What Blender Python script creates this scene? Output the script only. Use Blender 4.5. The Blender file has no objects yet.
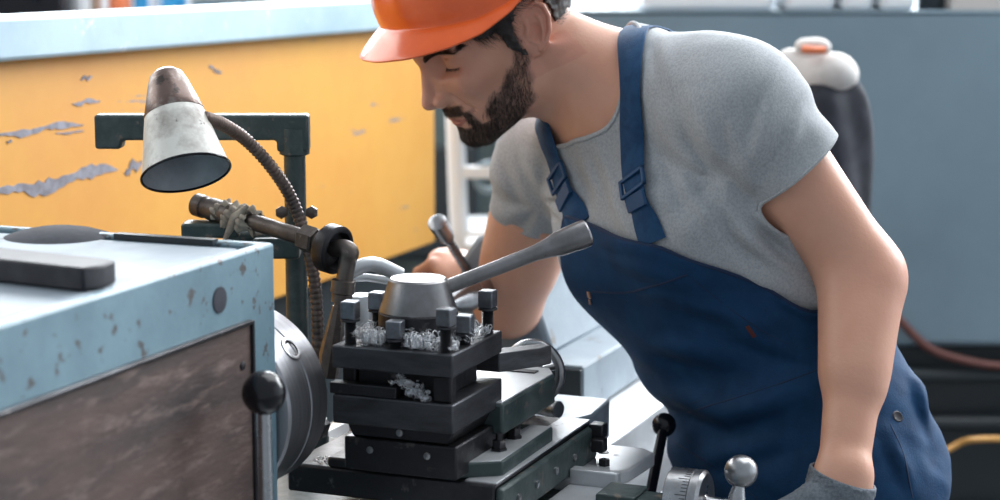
import bpy, bmesh, math, random
import numpy as np
from mathutils import Vector, Matrix, noise as mnoise
random.seed(7)
rng = np.random.default_rng(7)
PI = math.pi
SC = bpy.context.scene
COL = SC.collection

# ------------------------------------------------------------------ camera
PITCH = math.atan(320/2000.0)
FPX = 2000.0
CAMZ = 1.5
cam_d = bpy.data.cameras.new('camera')
cam = bpy.data.objects.new('camera', cam_d); COL.objects.link(cam)
cam.location = (0, 0, CAMZ); cam.rotation_euler = (PI/2-PITCH, 0, 0)
cam_d.lens = 72; cam_d.sensor_width = 36
cam_d.clip_start = 0.05
cam_d.dof.use_dof = True; cam_d.dof.focus_distance = 2.05; cam_d.dof.aperture_fstop = 5.0
SC.camera = cam

_F = np.array([0, math.cos(PITCH), -math.sin(PITCH)]); _U = np.array([0, math.sin(PITCH), math.cos(PITCH)])
def ray(px, py):
    return _F + np.array([1., 0, 0])*(px-500)/FPX + _U*(250-py)/FPX
def W(px, py, Y):
    d = ray(px, py); return Vector(np.array([0, 0, CAMZ]) + d*(Y/d[1]))

# lathe frame: x = towards operator, y = along the bed away from headstock, z up
TH = math.radians(21.8)
LO = Vector((-.079, 1.90, 0))
LM = Matrix.Translation(LO) @ Matrix.Rotation(-TH, 4, 'Z')
def L2W(a, b, z): return LM @ Vector((a, b, z))

# ------------------------------------------------------------------ object helpers
def tag(o, label=None, cat=None, group=None, kind=None):
    if label: o['label'] = label
    if cat: o['category'] = cat
    if group: o['group'] = group
    if kind: o['kind'] = kind
    return o
def empty(name, label=None, cat=None, loc=(0, 0, 0), rz=0, group=None):
    o = bpy.data.objects.new(name, None); COL.objects.link(o)
    o.location = loc; o.rotation_euler = (0, 0, rz); o.empty_display_size = .05
    return tag(o, label, cat, group)
def finish(o, smooth=True, angle=40):
    me = o.data
    if smooth:
        me.shade_smooth()
        if angle: me.set_sharp_from_angle(angle=math.radians(angle))
def bevel(o, w=.0015, seg=2, angle=35):
    m = o.modifiers.new('bevel', 'BEVEL'); m.width = w; m.segments = seg
    m.limit_method = 'ANGLE'; m.angle_limit = math.radians(angle); m.use_clamp_overlap = True
    m.harden_normals = False
    return o
def copy_tree(o, parent=None):
    c = o.copy(); COL.objects.link(c)
    if parent: c.parent = parent
    for ch in list(o.children): copy_tree(ch, c)
    return c

class MB:
    """collects shapes into one mesh"""
    def __init__(s): s.v = []; s.f = []
    def add(s, vs, fs, M=None):
        n = len(s.v)
        for p in vs:
            p = Vector(p)
            s.v.append(tuple(M @ p) if M is not None else tuple(p))
        s.f += [tuple(i+n for i in f) for f in fs]; return s
    def box(s, x0, x1, y0, y1, z0, z1, M=None):
        vs = [(x, y, z) for z in (z0, z1) for y in (y0, y1) for x in (x0, x1)]
        return s.add(vs, [(0, 2, 3, 1), (4, 5, 7, 6), (0, 1, 5, 4), (2, 6, 7, 3), (0, 4, 6, 2), (1, 3, 7, 5)], M)
    def cbox(s, c, sz, M=None):
        return s.box(c[0]-sz[0]/2, c[0]+sz[0]/2, c[1]-sz[1]/2, c[1]+sz[1]/2, c[2]-sz[2]/2, c[2]+sz[2]/2, M)
    def prism(s, poly, z0, z1, M=None):
        n = len(poly)
        vs = [(p[0], p[1], z0) for p in poly]+[(p[0], p[1], z1) for p in poly]
        fs = [tuple(range(n-1, -1, -1)), tuple(range(n, 2*n))]+[(i, (i+1) % n, n+(i+1) % n, n+i) for i in range(n)]
        return s.add(vs, fs, M)
    def extr(s, prof, y0, y1, M=None):
        """profile of (x,z) extruded along y"""
        n = len(prof)
        vs = [(p[0], y0, p[1]) for p in prof]+[(p[0], y1, p[1]) for p in prof]
        fs = [tuple(range(n)), tuple(range(2*n-1, n-1, -1))]+[(i, n+i, n+(i+1) % n, (i+1) % n) for i in range(n)]
        return s.add(vs, fs, M)
    def rev(s, p0, d, prof, n=32, cap=True, ref=None):
        """revolve (r, t) profile about axis p0 + t d"""
        p0 = Vector(p0); d = Vector(d).normalized()
        u = (Vector(ref) if ref is not None else (Vector((0, 0, 1)) if abs(d.z) < .9 else Vector((1, 0, 0))))
        u = (u-d*u.dot(d)).normalized(); w = d.cross(u)
        vs = []; m = len(prof)
        for r, t in prof:
            for k in range(n):
                a = 2*PI*k/n
                vs.append(p0+d*t+(u*math.cos(a)+w*math.sin(a))*max(r, 1e-5))
        fs = []
        for i in range(m-1):
            for k in range(n):
                k2 = (k+1) % n
                fs.append((i*n+k, i*n+k2, (i+1)*n+k2, (i+1)*n+k))
        if cap:
            fs.append(tuple(range(n-1, -1, -1))); fs.append(tuple((m-1)*n+k for k in range(n)))
        return s.add(vs, fs)
    def cyl(s, p0, p1, r0, r1=None, n=24):
        p0 = Vector(p0); p1 = Vector(p1); r1 = r0 if r1 is None else r1
        return s.rev(p0, p1-p0, [(r0, 0), (r1, (p1-p0).length)], n)
    def ball(s, c, r, n=24, m=14, sc=(1, 1, 1), M=None):
        vs = []; fs = []
        for i in range(m+1):
            th = PI*i/m
            for k in range(n):
                a = 2*PI*k/n
                rr = max(math.sin(th), 1e-4)
                vs.append((c[0]+r*sc[0]*rr*math.cos(a), c[1]+r*sc[1]*rr*math.sin(a), c[2]+r*sc[2]*math.cos(th)))
        for i in range(m):
            for k in range(n):
                k2 = (k+1) % n
                fs.append((i*n+k, (i+1)*n+k, (i+1)*n+k2, i*n+k2))
        return s.add(vs, fs, M)
    def tube(s, pts, r, n=12, closed=False, smooth=0):
        P = [Vector(p) for p in pts]
        if smooth: P = crv(P, smooth)
        m = len(P); R = r if hasattr(r, '__len__') else [r]*m
        if len(R) != m: R = [R[0]+(R[-1]-R[0])*i/(m-1) for i in range(m)]
        T = []
        for i in range(m):
            a = P[i-1] if (i > 0 or closed) else P[i]; b = P[(i+1) % m] if (i < m-1 or closed) else P[i]
            T.append((b-a).normalized() if (b-a).length > 1e-9 else Vector((0, 0, 1)))
        u = T[0].orthogonal().normalized(); vs = []
        for i in range(m):
            u = (u-T[i]*u.dot(T[i])).normalized(); w = T[i].cross(u)
            for k in range(n):
                a = 2*PI*k/n; vs.append(P[i]+(u*math.cos(a)+w*math.sin(a))*R[i])
        fs = []
        for i in range(m if closed else m-1):
            j = (i+1) % m
            for k in range(n):
                k2 = (k+1) % n; fs.append((i*n+k, i*n+k2, j*n+k2, j*n+k))
        if not closed:
            fs.append(tuple(range(n-1, -1, -1))); fs.append(tuple((m-1)*n+k for k in range(n)))
        return s.add(vs, fs)
    def build(s, name, mat, parent=None, bev=0, smooth=True, angle=40, world=False):
        me = bpy.data.meshes.new(name); me.from_pydata(s.v, [], s.f); me.validate()
        bm = bmesh.new(); bm.from_mesh(me); bmesh.ops.recalc_face_normals(bm, faces=bm.faces); bm.to_mesh(me); bm.free()
        o = bpy.data.objects.new(name, me); COL.objects.link(o)
        if mat: me.materials.append(mat)
        if parent:
            o.parent = parent
            if world: o.matrix_parent_inverse = pmat(parent).inverted()
        finish(o, smooth, angle)
        if bev: bevel(o, bev)
        return o
def pmat(o):
    m = Matrix.LocRotScale(o.location, o.rotation_euler, o.scale)
    return (pmat(o.parent) @ m) if o.parent else m
def crv(P, k):
    """Catmull-Rom resample"""
    P = [Vector(p) for p in P]; out = []
    Q = [P[0]*2-P[1]]+P+[P[-1]*2-P[-2]]
    for i in range(1, len(Q)-2):
        for j in range(k):
            t = j/k; a, b, c, d = Q[i-1], Q[i], Q[i+1], Q[i+2]
            out.append(.5*((2*b)+(c-a)*t+(2*a-5*b+4*c-d)*t*t+(3*b-a-3*c+d)*t**3))
    out.append(P[-1]); return out
def mesh_obj(name, v, f, mat, parent=None, world=False, smooth=True, angle=0):
    me = bpy.data.meshes.new(name)
    me.from_pydata([tuple(p) for p in v], [], [tuple(int(i) for i in t) for t in f])
    o = bpy.data.objects.new(name, me); COL.objects.link(o)
    if mat: me.materials.append(mat)
    if parent:
        o.parent = parent
        if world: o.matrix_parent_inverse = pmat(parent).inverted()
    finish(o, smooth, angle)
    return o

# ------------------------------------------------------------------ materials
MAT = {}
def mat(name, col, rough=.5, metal=0, col2=None, scale=20, lo=.45, hi=.6, rough2=None, bump=0, bscale=None,
        stretch=(1, 1, 1), detail=6, col3=None, scale3=60, lo3=.6, hi3=.66, coat=0, spec=.5, metal3=None, sss=0):
    m = bpy.data.materials.new(name); m.use_nodes = True; nt = m.node_tree; N = nt.nodes; Lk = nt.links
    b = N['Principled BSDF']
    b.inputs['Base Color'].default_value = (*col, 1); b.inputs['Roughness'].default_value = rough
    b.inputs['Metallic'].default_value = metal; b.inputs['Coat Weight'].default_value = coat
    b.inputs['Coat Roughness'].default_value = .12
    b.inputs['Specular IOR Level'].default_value = spec
    if sss:
        b.inputs['Subsurface Weight'].default_value = sss; b.inputs['Subsurface Radius'].default_value = (.012, .004, .002); b.inputs['Subsurface Scale'].default_value = 1
    tc = N.new('ShaderNodeTexCoord'); mp = N.new('ShaderNodeMapping'); Lk.new(tc.outputs['Object'], mp.inputs['Vector'])
    mp.inputs['Scale'].default_value = stretch
    def noise(sc, det=detail):
        n = N.new('ShaderNodeTexNoise'); n.inputs['Scale'].default_value = sc; n.inputs['Detail'].default_value = det
        n.inputs['Roughness'].default_value = .62
        Lk.new(mp.outputs['Vector'], n.inputs['Vector']); return n
    def ramp(src, a, c):
        r = N.new('ShaderNodeMapRange'); r.inputs['From Min'].default_value = a; r.inputs['From Max'].default_value = c
        Lk.new(src, r.inputs['Value']); return r.outputs['Result']
    cur = None
    if col2 is not None:
        f = ramp(noise(scale).outputs['Fac'], lo, hi)
        mx = N.new('ShaderNodeMix'); mx.data_type = 'RGBA'; Lk.new(f, mx.inputs['Factor'])
        mx.inputs['A'].default_value = (*col, 1); mx.inputs['B'].default_value = (*col2, 1)
        cur = mx.outputs['Result']
        if rough2 is not None:
            mr = N.new('ShaderNodeMapRange'); Lk.new(f, mr.inputs['Value'])
            mr.inputs['To Min'].default_value = rough; mr.inputs['To Max'].default_value = rough2
            Lk.new(mr.outputs['Result'], b.inputs['Roughness'])
    if col3 is not None:
        f3 = ramp(noise(scale3).outputs['Fac'], lo3, hi3)
        mx = N.new('ShaderNodeMix'); mx.data_type = 'RGBA'; Lk.new(f3, mx.inputs['Factor'])
        if cur is not None: Lk.new(cur, mx.inputs['A'])
        else: mx.inputs['A'].default_value = (*col, 1)
        mx.inputs['B'].default_value = (*col3, 1); cur = mx.outputs['Result']
        if metal3 is not None:
            mr = N.new('ShaderNodeMapRange'); Lk.new(f3, mr.inputs['Value'])
            mr.inputs['To Min'].default_value = metal; mr.inputs['To Max'].default_value = metal3
            Lk.new(mr.outputs['Result'], b.inputs['Metallic'])
    if cur is not None: Lk.new(cur, b.inputs['Base Color'])
    if bump:
        bn = N.new('ShaderNodeBump'); bn.inputs['Strength'].default_value = bump; bn.inputs['Distance'].default_value = .002
        Lk.new(noise(bscale or scale*2).outputs['Fac'], bn.inputs['Height']); Lk.new(bn.outputs['Normal'], b.inputs['Normal'])
    MAT[name] = m; return m

M_steel_dark = mat('dark oiled steel', (.05, .05, .055), .34, .85, (.035, .033, .036), 14, .4, .65, rough2=.5, bump=.25, bscale=120, col3=(.22, .20, .19), scale3=45, lo3=.6, hi3=.75)
M_steel_post = mat('tool post steel', (.085, .088, .097), .40, .75, (.035, .035, .038), 18, .4, .7, rough2=.52, bump=.12, bscale=200, stretch=(1, 1, 4))
M_steel = mat('worn bright steel', (.42, .43, .45), .27, 1, (.22, .21, .21), 22, .42, .72, rough2=.42, bump=.12, bscale=150)
M_steel_way = mat('ground steel ways', (.66, .68, .70), .36, .5, (.45, .46, .48), 9, .4, .75, rough2=.4, bump=.08, bscale=90, col3=(.2, .2, .21), scale3=24, lo3=.68, hi3=.72)
M_cap = mat('turned cap steel', (.25, .245, .25), .34, 1, (.14, .135, .135), 30, .4, .75, rough2=.42, bump=.1, bscale=200, col3=(.1, .09, .085), scale3=90, lo3=.66, hi3=.72)
M_bolt = mat('square bolt steel', (.2, .215, .24), .4, .85, (.1, .1, .11), 60, .4, .7, bump=.15, bscale=300)
M_thread = mat('black thread steel', (.06, .06, .066), .45, .8)
M_chuck = mat('chuck steel', (.36, .36, .385), .38, .95, (.25, .25, .26), 16, .35, .75, rough2=.45, bump=.05, bscale=300, stretch=(1, 12, 1))
M_blue = mat('chipped blue machine enamel', (.175, .28, .335), .45, 0, (.11, .185, .23), 9, .35, .7, rough2=.5, bump=.25, bscale=70, col3=(.085, .08, .08), scale3=52, lo3=.585, hi3=.63)
M_bluelight = mat('pale worn enamel top', (.24, .29, .33), .58, 0, (.19, .23, .27), 8, .4, .62, rough2=.65, bump=.15, bscale=60, col3=(.14, .13, .12), scale3=16, lo3=.64, hi3=.7)
M_green = mat('chipped dark green enamel', (.035, .055, .055), .4, .1, (.085, .105, .105), 30, .45, .7, bump=.3, bscale=90, col3=(.16, .13, .1), scale3=55, lo3=.6, hi3=.66)
M_brown = mat('rust brown scraped plate', (.105, .066, .056), .6, .1, (.04, .028, .027), 9, .38, .66, rough2=.62, bump=.4, bscale=60, stretch=(1, .5, 2.2), col3=(.25, .18, .16), scale3=34, lo3=.52, hi3=.78)
M_yellow = None
M_black = mat('black plastic', (.006, .006, .009), .2, 0, spec=.4)
M_blackcloth = mat('black cloth', (.015, .017, .026), .85, 0, (.03, .032, .045), 20, bump=.3, bscale=60)
M_whiteenamel = mat('aged white enamel', (.66, .65, .60), .38, 0, (.32, .29, .26), 26, .45, .66, rough2=.5, bump=.25, bscale=60, col3=(.1, .07, .06), scale3=60, lo3=.63, hi3=.67)
M_lampshell = mat('chipped rusty lamp metal', (.50, .47, .43), .3, .45, (.15, .10, .085), 24, .34, .52, rough2=.35, bump=.5, bscale=45, col3=(.06, .045, .04), scale3=40, lo3=.6, hi3=.66)
M_lampin = mat('dusty lamp reflector', (.42, .43, .45), .5, .2, (.26, .27, .29), 20, .4, .7)
M_rust = mat('brown oxidised pipe', (.16, .135, .12), .38, .7, (.085, .07, .065), 30, .4, .66, rough2=.5, bump=.3, bscale=120, col3=(.3, .26, .22), scale3=60, lo3=.6, hi3=.7)
M_goose = mat('brown flexible conduit', (.17, .125, .105), .42, .5, (.09, .07, .065), 30)
M_rag = mat('tan rag', (.42, .37, .30), .85, 0, (.2, .16, .13), 60, .4, .7, bump=.5, bscale=200)
M_orange = mat('orange helmet plastic', (.85, .13, .018), .3, 0, (.78, .11, .015), 10, coat=.35, bump=.03, bscale=40)
M_shirt = mat('heather grey jersey', (.43, .445, .46), .88, 0, (.34, .355, .375), 420, .4, .62, bump=.25, bscale=600, stretch=(1, 1, .8), detail=3, spec=.25)
M_overall = mat('navy work cotton', (.008, .050, .128), .8, 0, (.005, .034, .092), 30, .35, .65, bump=.3, bscale=350, spec=.25)
M_strap = mat('blue webbing strap', (.014, .062, .145), .8, 0, (.009, .045, .115), 60, bump=.3, bscale=500, spec=.3)
M_buckle = mat('blue plastic buckle', (.01, .06, .15), .65, 0)
M_seam = mat('dark navy seam', (.006, .022, .065), .85, 0)
M_glove = mat('grey knit glove', (.17, .19, .215), .9, 0, (.12, .135, .155), 300, .4, .6, bump=.4, bscale=420, spec=.2)
M_hair = mat('dark brown hair', (.016, .012, .012), .45, 0, (.03, .022, .02), 80)
M_beard = mat('brown beard hair', (.045, .031, .026), .5, 0, (.075, .052, .042), 80)
M_copper = mat('copper zipper pull', (.6, .35, .25), .35, .9)
M_redtag = mat('dark red fabric tag', (.10, .022, .02), .8)
M_chip = mat('bright metal shavings', (.74, .75, .78), .28, .9)
M_cabinet = mat('blue grey cabinet paint', (.24, .34, .41), .5, .0, (.19, .27, .33), 2.2, .3, .7, rough2=.6, bump=.15, bscale=8, col3=(.15, .2, .24), scale3=14, lo3=.66, hi3=.75)
M_rail = mat('pale blue rail paint', (.40, .53, .60), .42, .1, (.26, .37, .44), 4, .4, .7, rough2=.4, bump=.15, bscale=20, col3=(.62, .68, .72), scale3=30, lo3=.63, hi3=.7)
M_darkmach = mat('dark teal machine paint', (.018, .028, .034), .5, 0, (.03, .035, .04), 5, .4, .7, bump=.2, bscale=20)
M_white = mat('white paint', (.8, .82, .84), .5)
M_floor = mat('workshop concrete', (.16, .165, .17), .6, 0, (.1, .1, .105), 3, .4, .7, bump=.2, bscale=30)
M_wall = mat('pale plaster wall', (.7, .73, .76), .8, 0, (.62, .65, .68), 2)
M_hose = mat('brown hose', (.16, .06, .05), .5)
M_yelcable = mat('yellow cable', (.5, .25, .06), .5)
M_bottleblue = mat('blue bottle plastic', (.02, .30, .62), .4)
M_bottleorange = mat('orange bottle plastic', (.75, .2, .08), .4)
M_bottlewhite = mat('white bottle plastic', (.75, .77, .8), .4)
M_greenwall = mat('muted green machine paint', (.12, .16, .16), .6, 0, (.08, .11, .11), 3)

def yellow_mat():
    m = mat('worn yellow paint', (.68, .35, .075), .34, 0, (.60, .27, .045), 3.0, .35, .7, rough2=.5, bump=.06, bscale=30)
    nt = m.node_tree; N = nt.nodes; Lk = nt.links; b = N['Principled BSDF']
    prev = b.inputs['Base Color'].links[0].from_socket
    tc = N.new('ShaderNodeTexCoord'); mp = N.new('ShaderNodeMapping'); Lk.new(tc.outputs['Object'], mp.inputs['Vector'])
    mp.inputs['Scale'].default_value = (1, 1.3, 11)
    n = N.new('ShaderNodeTexNoise'); n.inputs['Scale'].default_value = 3.4; n.inputs['Detail'].default_value = 5; n.inputs['Roughness'].default_value = .7
    Lk.new(mp.outputs['Vector'], n.inputs['Vector'])
    r = N.new('ShaderNodeMapRange'); r.inputs['From Min'].default_value = .655; r.inputs['From Max'].default_value = .685; Lk.new(n.outputs['Fac'], r.inputs['Value'])
    mx = N.new('ShaderNodeMix'); mx.data_type = 'RGBA'; Lk.new(r.outputs['Result'], mx.inputs['Factor'])
    Lk.new(prev, mx.inputs['A']); mx.inputs['B'].default_value = (.22, .22, .25, 1); Lk.new(mx.outputs['Result'], b.inputs['Base Color'])
    return m
M_yellow = yellow_mat()
M_scrape = mat('bare scraped metal', (.26, .26, .30), .5, .3, (.16, .15, .17), 40, .4, .6)
# ================================================================== the setting
def struct(o): o['kind'] = 'structure'; return o
struct(MB().box(-5, 6, -1.5, 9.2, -.1, 0).build('floor', M_floor))
wb = MB(); YB = 9.0
# back wall with a row of tall windows
wx = [(-4.6, -2.9), (-2.5, -.8), (-.4, 1.3), (1.7, 3.4), (3.8, 5.5)]
wb.box(-5, 6, YB, YB+.2, 0, 1.55); wb.box(-5, 6, YB, YB+.2, 4.2, 4.6)
edges = [-5]+[v for w in wx for v in w]+[6]
for i in range(0, len(edges), 2): wb.box(edges[i], edges[i+1], YB, YB+.2, 1.55, 4.2)
struct(wb.build('wall_back', M_wall))
for i, (x0, x1) in enumerate(wx):
    f = MB()
    for x in (x0+.03, (x0+x1)/2, x1-.03): f.box(x-.03, x+.03, YB+.05, YB+.12, 1.55, 4.2)
    for z in (1.58, 2.9, 4.17): f.box(x0, x1, YB+.05, YB+.12, z-.03, z+.03)
    struct(f.build('window_%d' % (i+1), M_white))
lw = MB(); XL = -4.2
lw.box(XL-.2, XL, -1.5, 9, 0, 1.6); lw.box(XL-.2, XL, -1.5, 9, 4.2, 4.6)
for y0, y1 in ((-1.5, -.6), (2.0, 2.5), (5.1, 5.6), (8.3, 9)): lw.box(XL-.2, XL, y0, y1, 1.6, 4.2)
struct(lw.build('wall_left', M_wall))
for i, (y0, y1) in enumerate(((-.6, 2.0), (2.5, 5.1), (5.6, 8.3))):
    f = MB()
    for y in (y0+.03, (y0+y1)/2, y1-.03): f.box(XL-.12, XL-.05, y-.03, y+.03, 1.6, 4.2)
    for z in (1.63, 2.9, 4.17): f.box(XL-.12, XL-.05, y0, y1, z-.03, z+.03)
    struct(f.build('window_%d' % (i+6), M_white))
rw = MB(); rw.box(5.6, 5.8, -1.5, 9, 0, 4.6); struct(rw.build('wall_right', M_wall))

# ------------------------------------------------------------------ yellow machine guard behind the lathe (parallel to the bed)
G = empty('machine_guard', 'large worn yellow sheet metal machine panel with a pale blue-grey top rail behind the lamp', 'machine panel', LO, -TH)
yp = MB()
a0 = -.70
prof = [(a0, .925), (a0, 1.333), (a0-.5, 1.333), (a0-.5, .925)]
yp.extr(prof, -.35, 1.64)
o = yp.build('yellow_panel', M_yellow, G, bev=.004)
rl = MB(); rl.extr([(a0+.028, 1.331), (a0+.028, 1.386), (a0-.012, 1.387), (a0-.012, 1.331)], -.38, 1.67)
rl = rl.build('top_rail', M_rail, G, bev=.006)
for ob in (o, rl):
    for v_ in ob.data.vertices:
        if v_.co.z > 1.2: v_.co.z += .011*(1.35-v_.co.y)
# scraped bare streaks: thin shallow patches
def streak(b0, z0, b1, z1, w, jag, seed, name='scrape_mark'):
    r = random.Random(seed); n = 26; top = []; bot = []
    for i in range(n+1):
        t = i/n; b = b0+(b1-b0)*t; z = z0+(z1-z0)*t
        e = w*(min(1, 4*t, 4*(1-t)))**.6
        z += w*.25*math.sin(t*9+seed)
        top.append((a0+.0012, b, z+e*(.42+.35*jag*(r.random()-.5)+.12*math.sin(t*13+seed*2)))); bot.append((a0+.0012, b, z-e*(.42+.35*jag*(r.random()-.5)+.12*math.sin(t*17+seed))))
    vs = top+bot; m = len(top)
    fs = [(i, i+1, m+i+1, m+i) for i in range(m-1)]
    # back side so the flake has thickness
    vs += [(x-.003, y, z) for x, y, z in vs]
    k = 2*m
    fs += [(k+i+1, k+i, k+m+i, k+m+i+1) for i in range(m-1)]+[(i+1, i, k+i, k+i+1) for i in range(m-1)]+[(m+i, m+i+1, k+m+i+1, k+m+i) for i in range(m-1)]
    MB().add(vs, fs).build(name, M_scrape, G, smooth=False)
def pa(px, py):
    d = Vector(ray(px, py)); c = LM.inverted() @ Vector((0, 0, CAMZ)); dl = LM.to_3x3().inverted() @ d
    t = (a0-c.x)/dl.x; p = c+dl*t; return p.y, p.z
for (x0, y0, x1, y1, w, j, s) in ((-8, 196, 118, 168, .019, .9, 1), (-6, 136, 84, 123, .0085, .8, 2), (72, 104, 100, 100, .006, .8, 3), (124, 172, 142, 162, .013, 1.4, 4), (80, 79, 92, 77, .005, 1.2, 5), (208, 66, 222, 74, .005, 1.4, 6), (55, 134, 84, 131, .003, 1, 7), (6, 142, 12, 141, .003, 1, 8)):
    b0_, z0_ = pa(x0, y0); b1_, z1_ = pa(x1, y1); streak(b0_, z0_, b1_, z1_, w, j, s)
# cabinet the panel belongs to
MB().box(a0-.48, a0-.06, -.3, 1.6, .0, .925).build('lower_housing', M_darkmach, G, bev=.01)

# ------------------------------------------------------------------ big blue-grey cabinet at the right, far behind
Yc = 4.0
c = empty('machine_cabinet', 'long blue-grey painted steel cabinet filling the background right of the worker', 'cabinet', (1.2, Yc+.3, 0))
MB().box(-1.05, 1.6, -.3, .35, .66, 1.338).build('housing', M_cabinet, c, bev=.012)
m = MB(); m.box(-1.053, 1.603, -.303, .353, 1.3375, 1.341); m.build('top_plate', M_cabinet, c, bev=.004)
m = MB(); m.box(-1.0, 1.55, -.27, .3, 0, .66); m.build('plinth', M_darkmach, c, bev=.01)
m = MB()
for z in (.60, .50, .31): m.cyl((-.9, -.30, z), (1.5, -.30, z), .016, n=12)
m.build('pipe_run', M_darkmach, c)
m = MB(); m.box(.95, 1.3, -.38, -.28, .05, .44); m.build('red_box', mat('deep red paint', (.05, .012, .018), .6), c, bev=.01)
# things on the cabinet
M_crate = mat('white crate plastic', (.88, .9, .92), .35)
for i, (x0, x1, lab) in enumerate(((637, 771, 'white plastic crate on the cabinet, nearest the worker'), (777, 830, 'white plastic crate second along the cabinet top'), (832, 868, 'narrow white crate in the middle of the cabinet top'), (870, 909, 'white crate on the cabinet beside the dark canister'))):
    p0 = W(x0, 8, Yc+.1); p1 = W(x1, 8, Yc+.1)
    t = empty('plastic_crate', lab, 'crate', ((p0.x+p1.x)/2, Yc+.135, 1.341), 0, 'white crates on the cabinet')
    w = (p1.x-p0.x)/2-.005
    MB().prism([(-w, -.12), (w, -.12), (w, .12), (-w, .12)], 0, .2).build('crate_body', M_crate, t, bev=.012)
    MB().box(-w-.004, w+.004, -.126, .126, .17, .2).build('rim', M_bottlewhite, t, bev=.005)
p0 = W(924, 5, Yc+.15)
t = empty('canister', 'dark grey round canister at the right of the white crates', 'canister', (p0.x, Yc+.08, 1.341))
MB().rev((0, 0, 0), (0, 0, 1), [(.026, 0), (.028, .004), (.028, .14), (.012, .16), (.012, .18)], 20).build('canister_body', M_darkmach, t)
MB().rev((0, 0, .18), (0, 0, 1), [(.014, 0), (.014, .02)], 16).build('cap', M_bottlewhite, t)
p0 = W(975, 5, Yc+.15)
t = empty('cardboard_box', 'pale beige box at the right end of the cabinet top', 'box', (p0.x, Yc+.13, 1.341))
MB().box(-.075, .12, -.1, .1, 0, .16).build('carton', mat('pale card', (.62, .56, .52), .8), t, bev=.003)
MB().box(-.076, .121, -.02, .02, .158, .1615).build('tape', M_rag, t)

# cables low at the right
h = MB(); h.tube([W(892, 312, 3.99), W(925, 345, 3.985), W(955, 358, 3.985), W(1000, 366, 3.985), W(1060, 364, 3.985)], .0085, 10, smooth=8)
tag(h.build('rubber_hose', M_hose), 'brown rubber hose sagging across the lower part of the cabinet', 'hose')
h = MB(); h.tube([Vector((.66, 3.40, .008)), Vector((.70, 3.42, .12)), W(890, 560, 3.44), W(922, 475, 3.47), W(955, 446, 3.5), W(985, 439, 3.52), W(1050, 441, 3.75), W(1090, 445, 4.03)], .006, 10, smooth=8)
tag(h.build('power_cable', M_yelcable), 'yellow power cable curving up behind the overalls at lower right', 'cable')

# ------------------------------------------------------------------ coat over a stand, behind the shoulder
_c = W(812, 130, 3.3)
CX_, CY_ = _c.x, 3.36
M_offwhite = mat('off white cloth', (.62, .60, .58), .9, 0, (.5, .47, .45), 12, bump=.3, bscale=20)

# ------------------------------------------------------------------ background workbench with bottles above the rail
bx = empty('workbench', 'pale grey steel workbench far behind the yellow panel', 'workbench', (-1.05, 5.6, 0))
MB().box(-1.0, .60, -.35, .35, 1.12, 1.17).build('bench_top', M_cabinet, bx, bev=.006)
for x in (-.95, .55):
    for y in (-.3, .3): MB().box(x-.03, x+.03, y-.03, y+.03, 0, 1.12).build('leg', M_cabinet, bx)
MB().box(-.92, .52, -.28, .28, .3, .34).build('lower_shelf', M_cabinet, bx)
def bottle(px, r, h_, mt, lab):
    p = W(px, 5, 5.45)
    t = empty('bottle', lab, 'bottle', (p.x, 5.45, 1.17), 0, 'bottles on the far workbench')
    MB().rev((0, 0, 0), (0, 0, 1), [(r*.9, 0), (r, .01), (r, h_*.7), (r*.4, h_*.86), (r*.4, h_)], 18).build('bottle_body', mt, t)
    MB().rev((0, 0, h_), (0, 0, 1), [(r*.45, -.01), (r*.45, .025)], 14).build('cap', M_bottlewhite, t)
bottle(80, .02, .22, M_bottlewhite, 'slim white bottle beside the black case')
bottle(96, .016, .24, mat('tan bottle plastic', (.5, .36, .28), .4), 'slim tan bottle between the white and the orange bottles')
bottle(120, .032, .26, M_bottleorange, 'orange bottle on the far workbench')
bottle(141, .02, .24, M_bottleblue, 'small blue bottle right of the orange bottle')
bottle(155, .014, .2, M_bottlewhite, 'thin white bottle between two blue bottles')
bottle(174, .034, .25, M_bottleblue, 'wide blue bottle at the right of the row')
p = W(30, 5, 5.4)
t = empty('tool_case', 'black tool case at the left end of the far workbench', 'case', (p.x, 5.45, 1.17))
MB().box(-.15, .1, -.1, .12, 0, .22).build('case_body', M_black, t, bev=.01)
MB().tube([(-.08, -.11, .14), (-.08, -.13, .16), (.03, -.13, .16), (.03, -.11, .14)], .006, 8).build('handle', M_black, t)
p = W(235, 6, 5.4)
t = empty('storage_tray', 'long pale grey tray on the far workbench right of the bottles', 'tray', (p.x, 5.45, 1.17))
MB().box(-.11, .22, -.1, .1, 0, .165).build('tray_body', M_cabinet, t, bev=.008)
MB().box(-.12, .23, -.11, .11, .15, .165).build('rim', M_white, t, bev=.003)

# ------------------------------------------------------------------ white rack in the gap between yellow panel and the worker
Yr = 4.2
R_ = empty('metal_rack', 'white steel rack leaning in the background between the yellow panel and the worker', 'rack', tuple(W(468, 180, Yr).xy)+(0,))
def rk(px, py): q = W(px, py, Yr); return (q.x-R_.location.x, 0, q.z)
for (x0, x1, yy) in ((447, 462, 0), (515, 520, .0)):
    q0 = rk(x0, 60); q1 = rk(x1, 262); dx = (q1[0]-q0[0])/(q1[2]-q0[2])
    zb = 0.02; xb = q0[0]+dx*(zb-q0[2])
    m = MB(); m.tube([(q0[0], 0, 1.6), (q0[0]+dx*(0.9-q0[2]), 0, .9), (xb, 0, zb)], .020, 8); m.build('upright', M_white, R_, angle=60)
for y in (130, 172, 236):
    q0 = rk(452, y); q1 = rk(522, y); m = MB(); m.box(q0[0], q1[0], -.015, .015, q0[2]-.012, q0[2]+.012); m.build('cross_bar', M_white, R_, bev=.002)
m = MB(); q0 = rk(466, 238); q1 = rk(530, 238); m.box(q0[0], q1[0], -.12, .3, q0[2]-.01, q0[2]+.006); m.build('shelf_board', M_white, R_, bev=.002)
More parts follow.
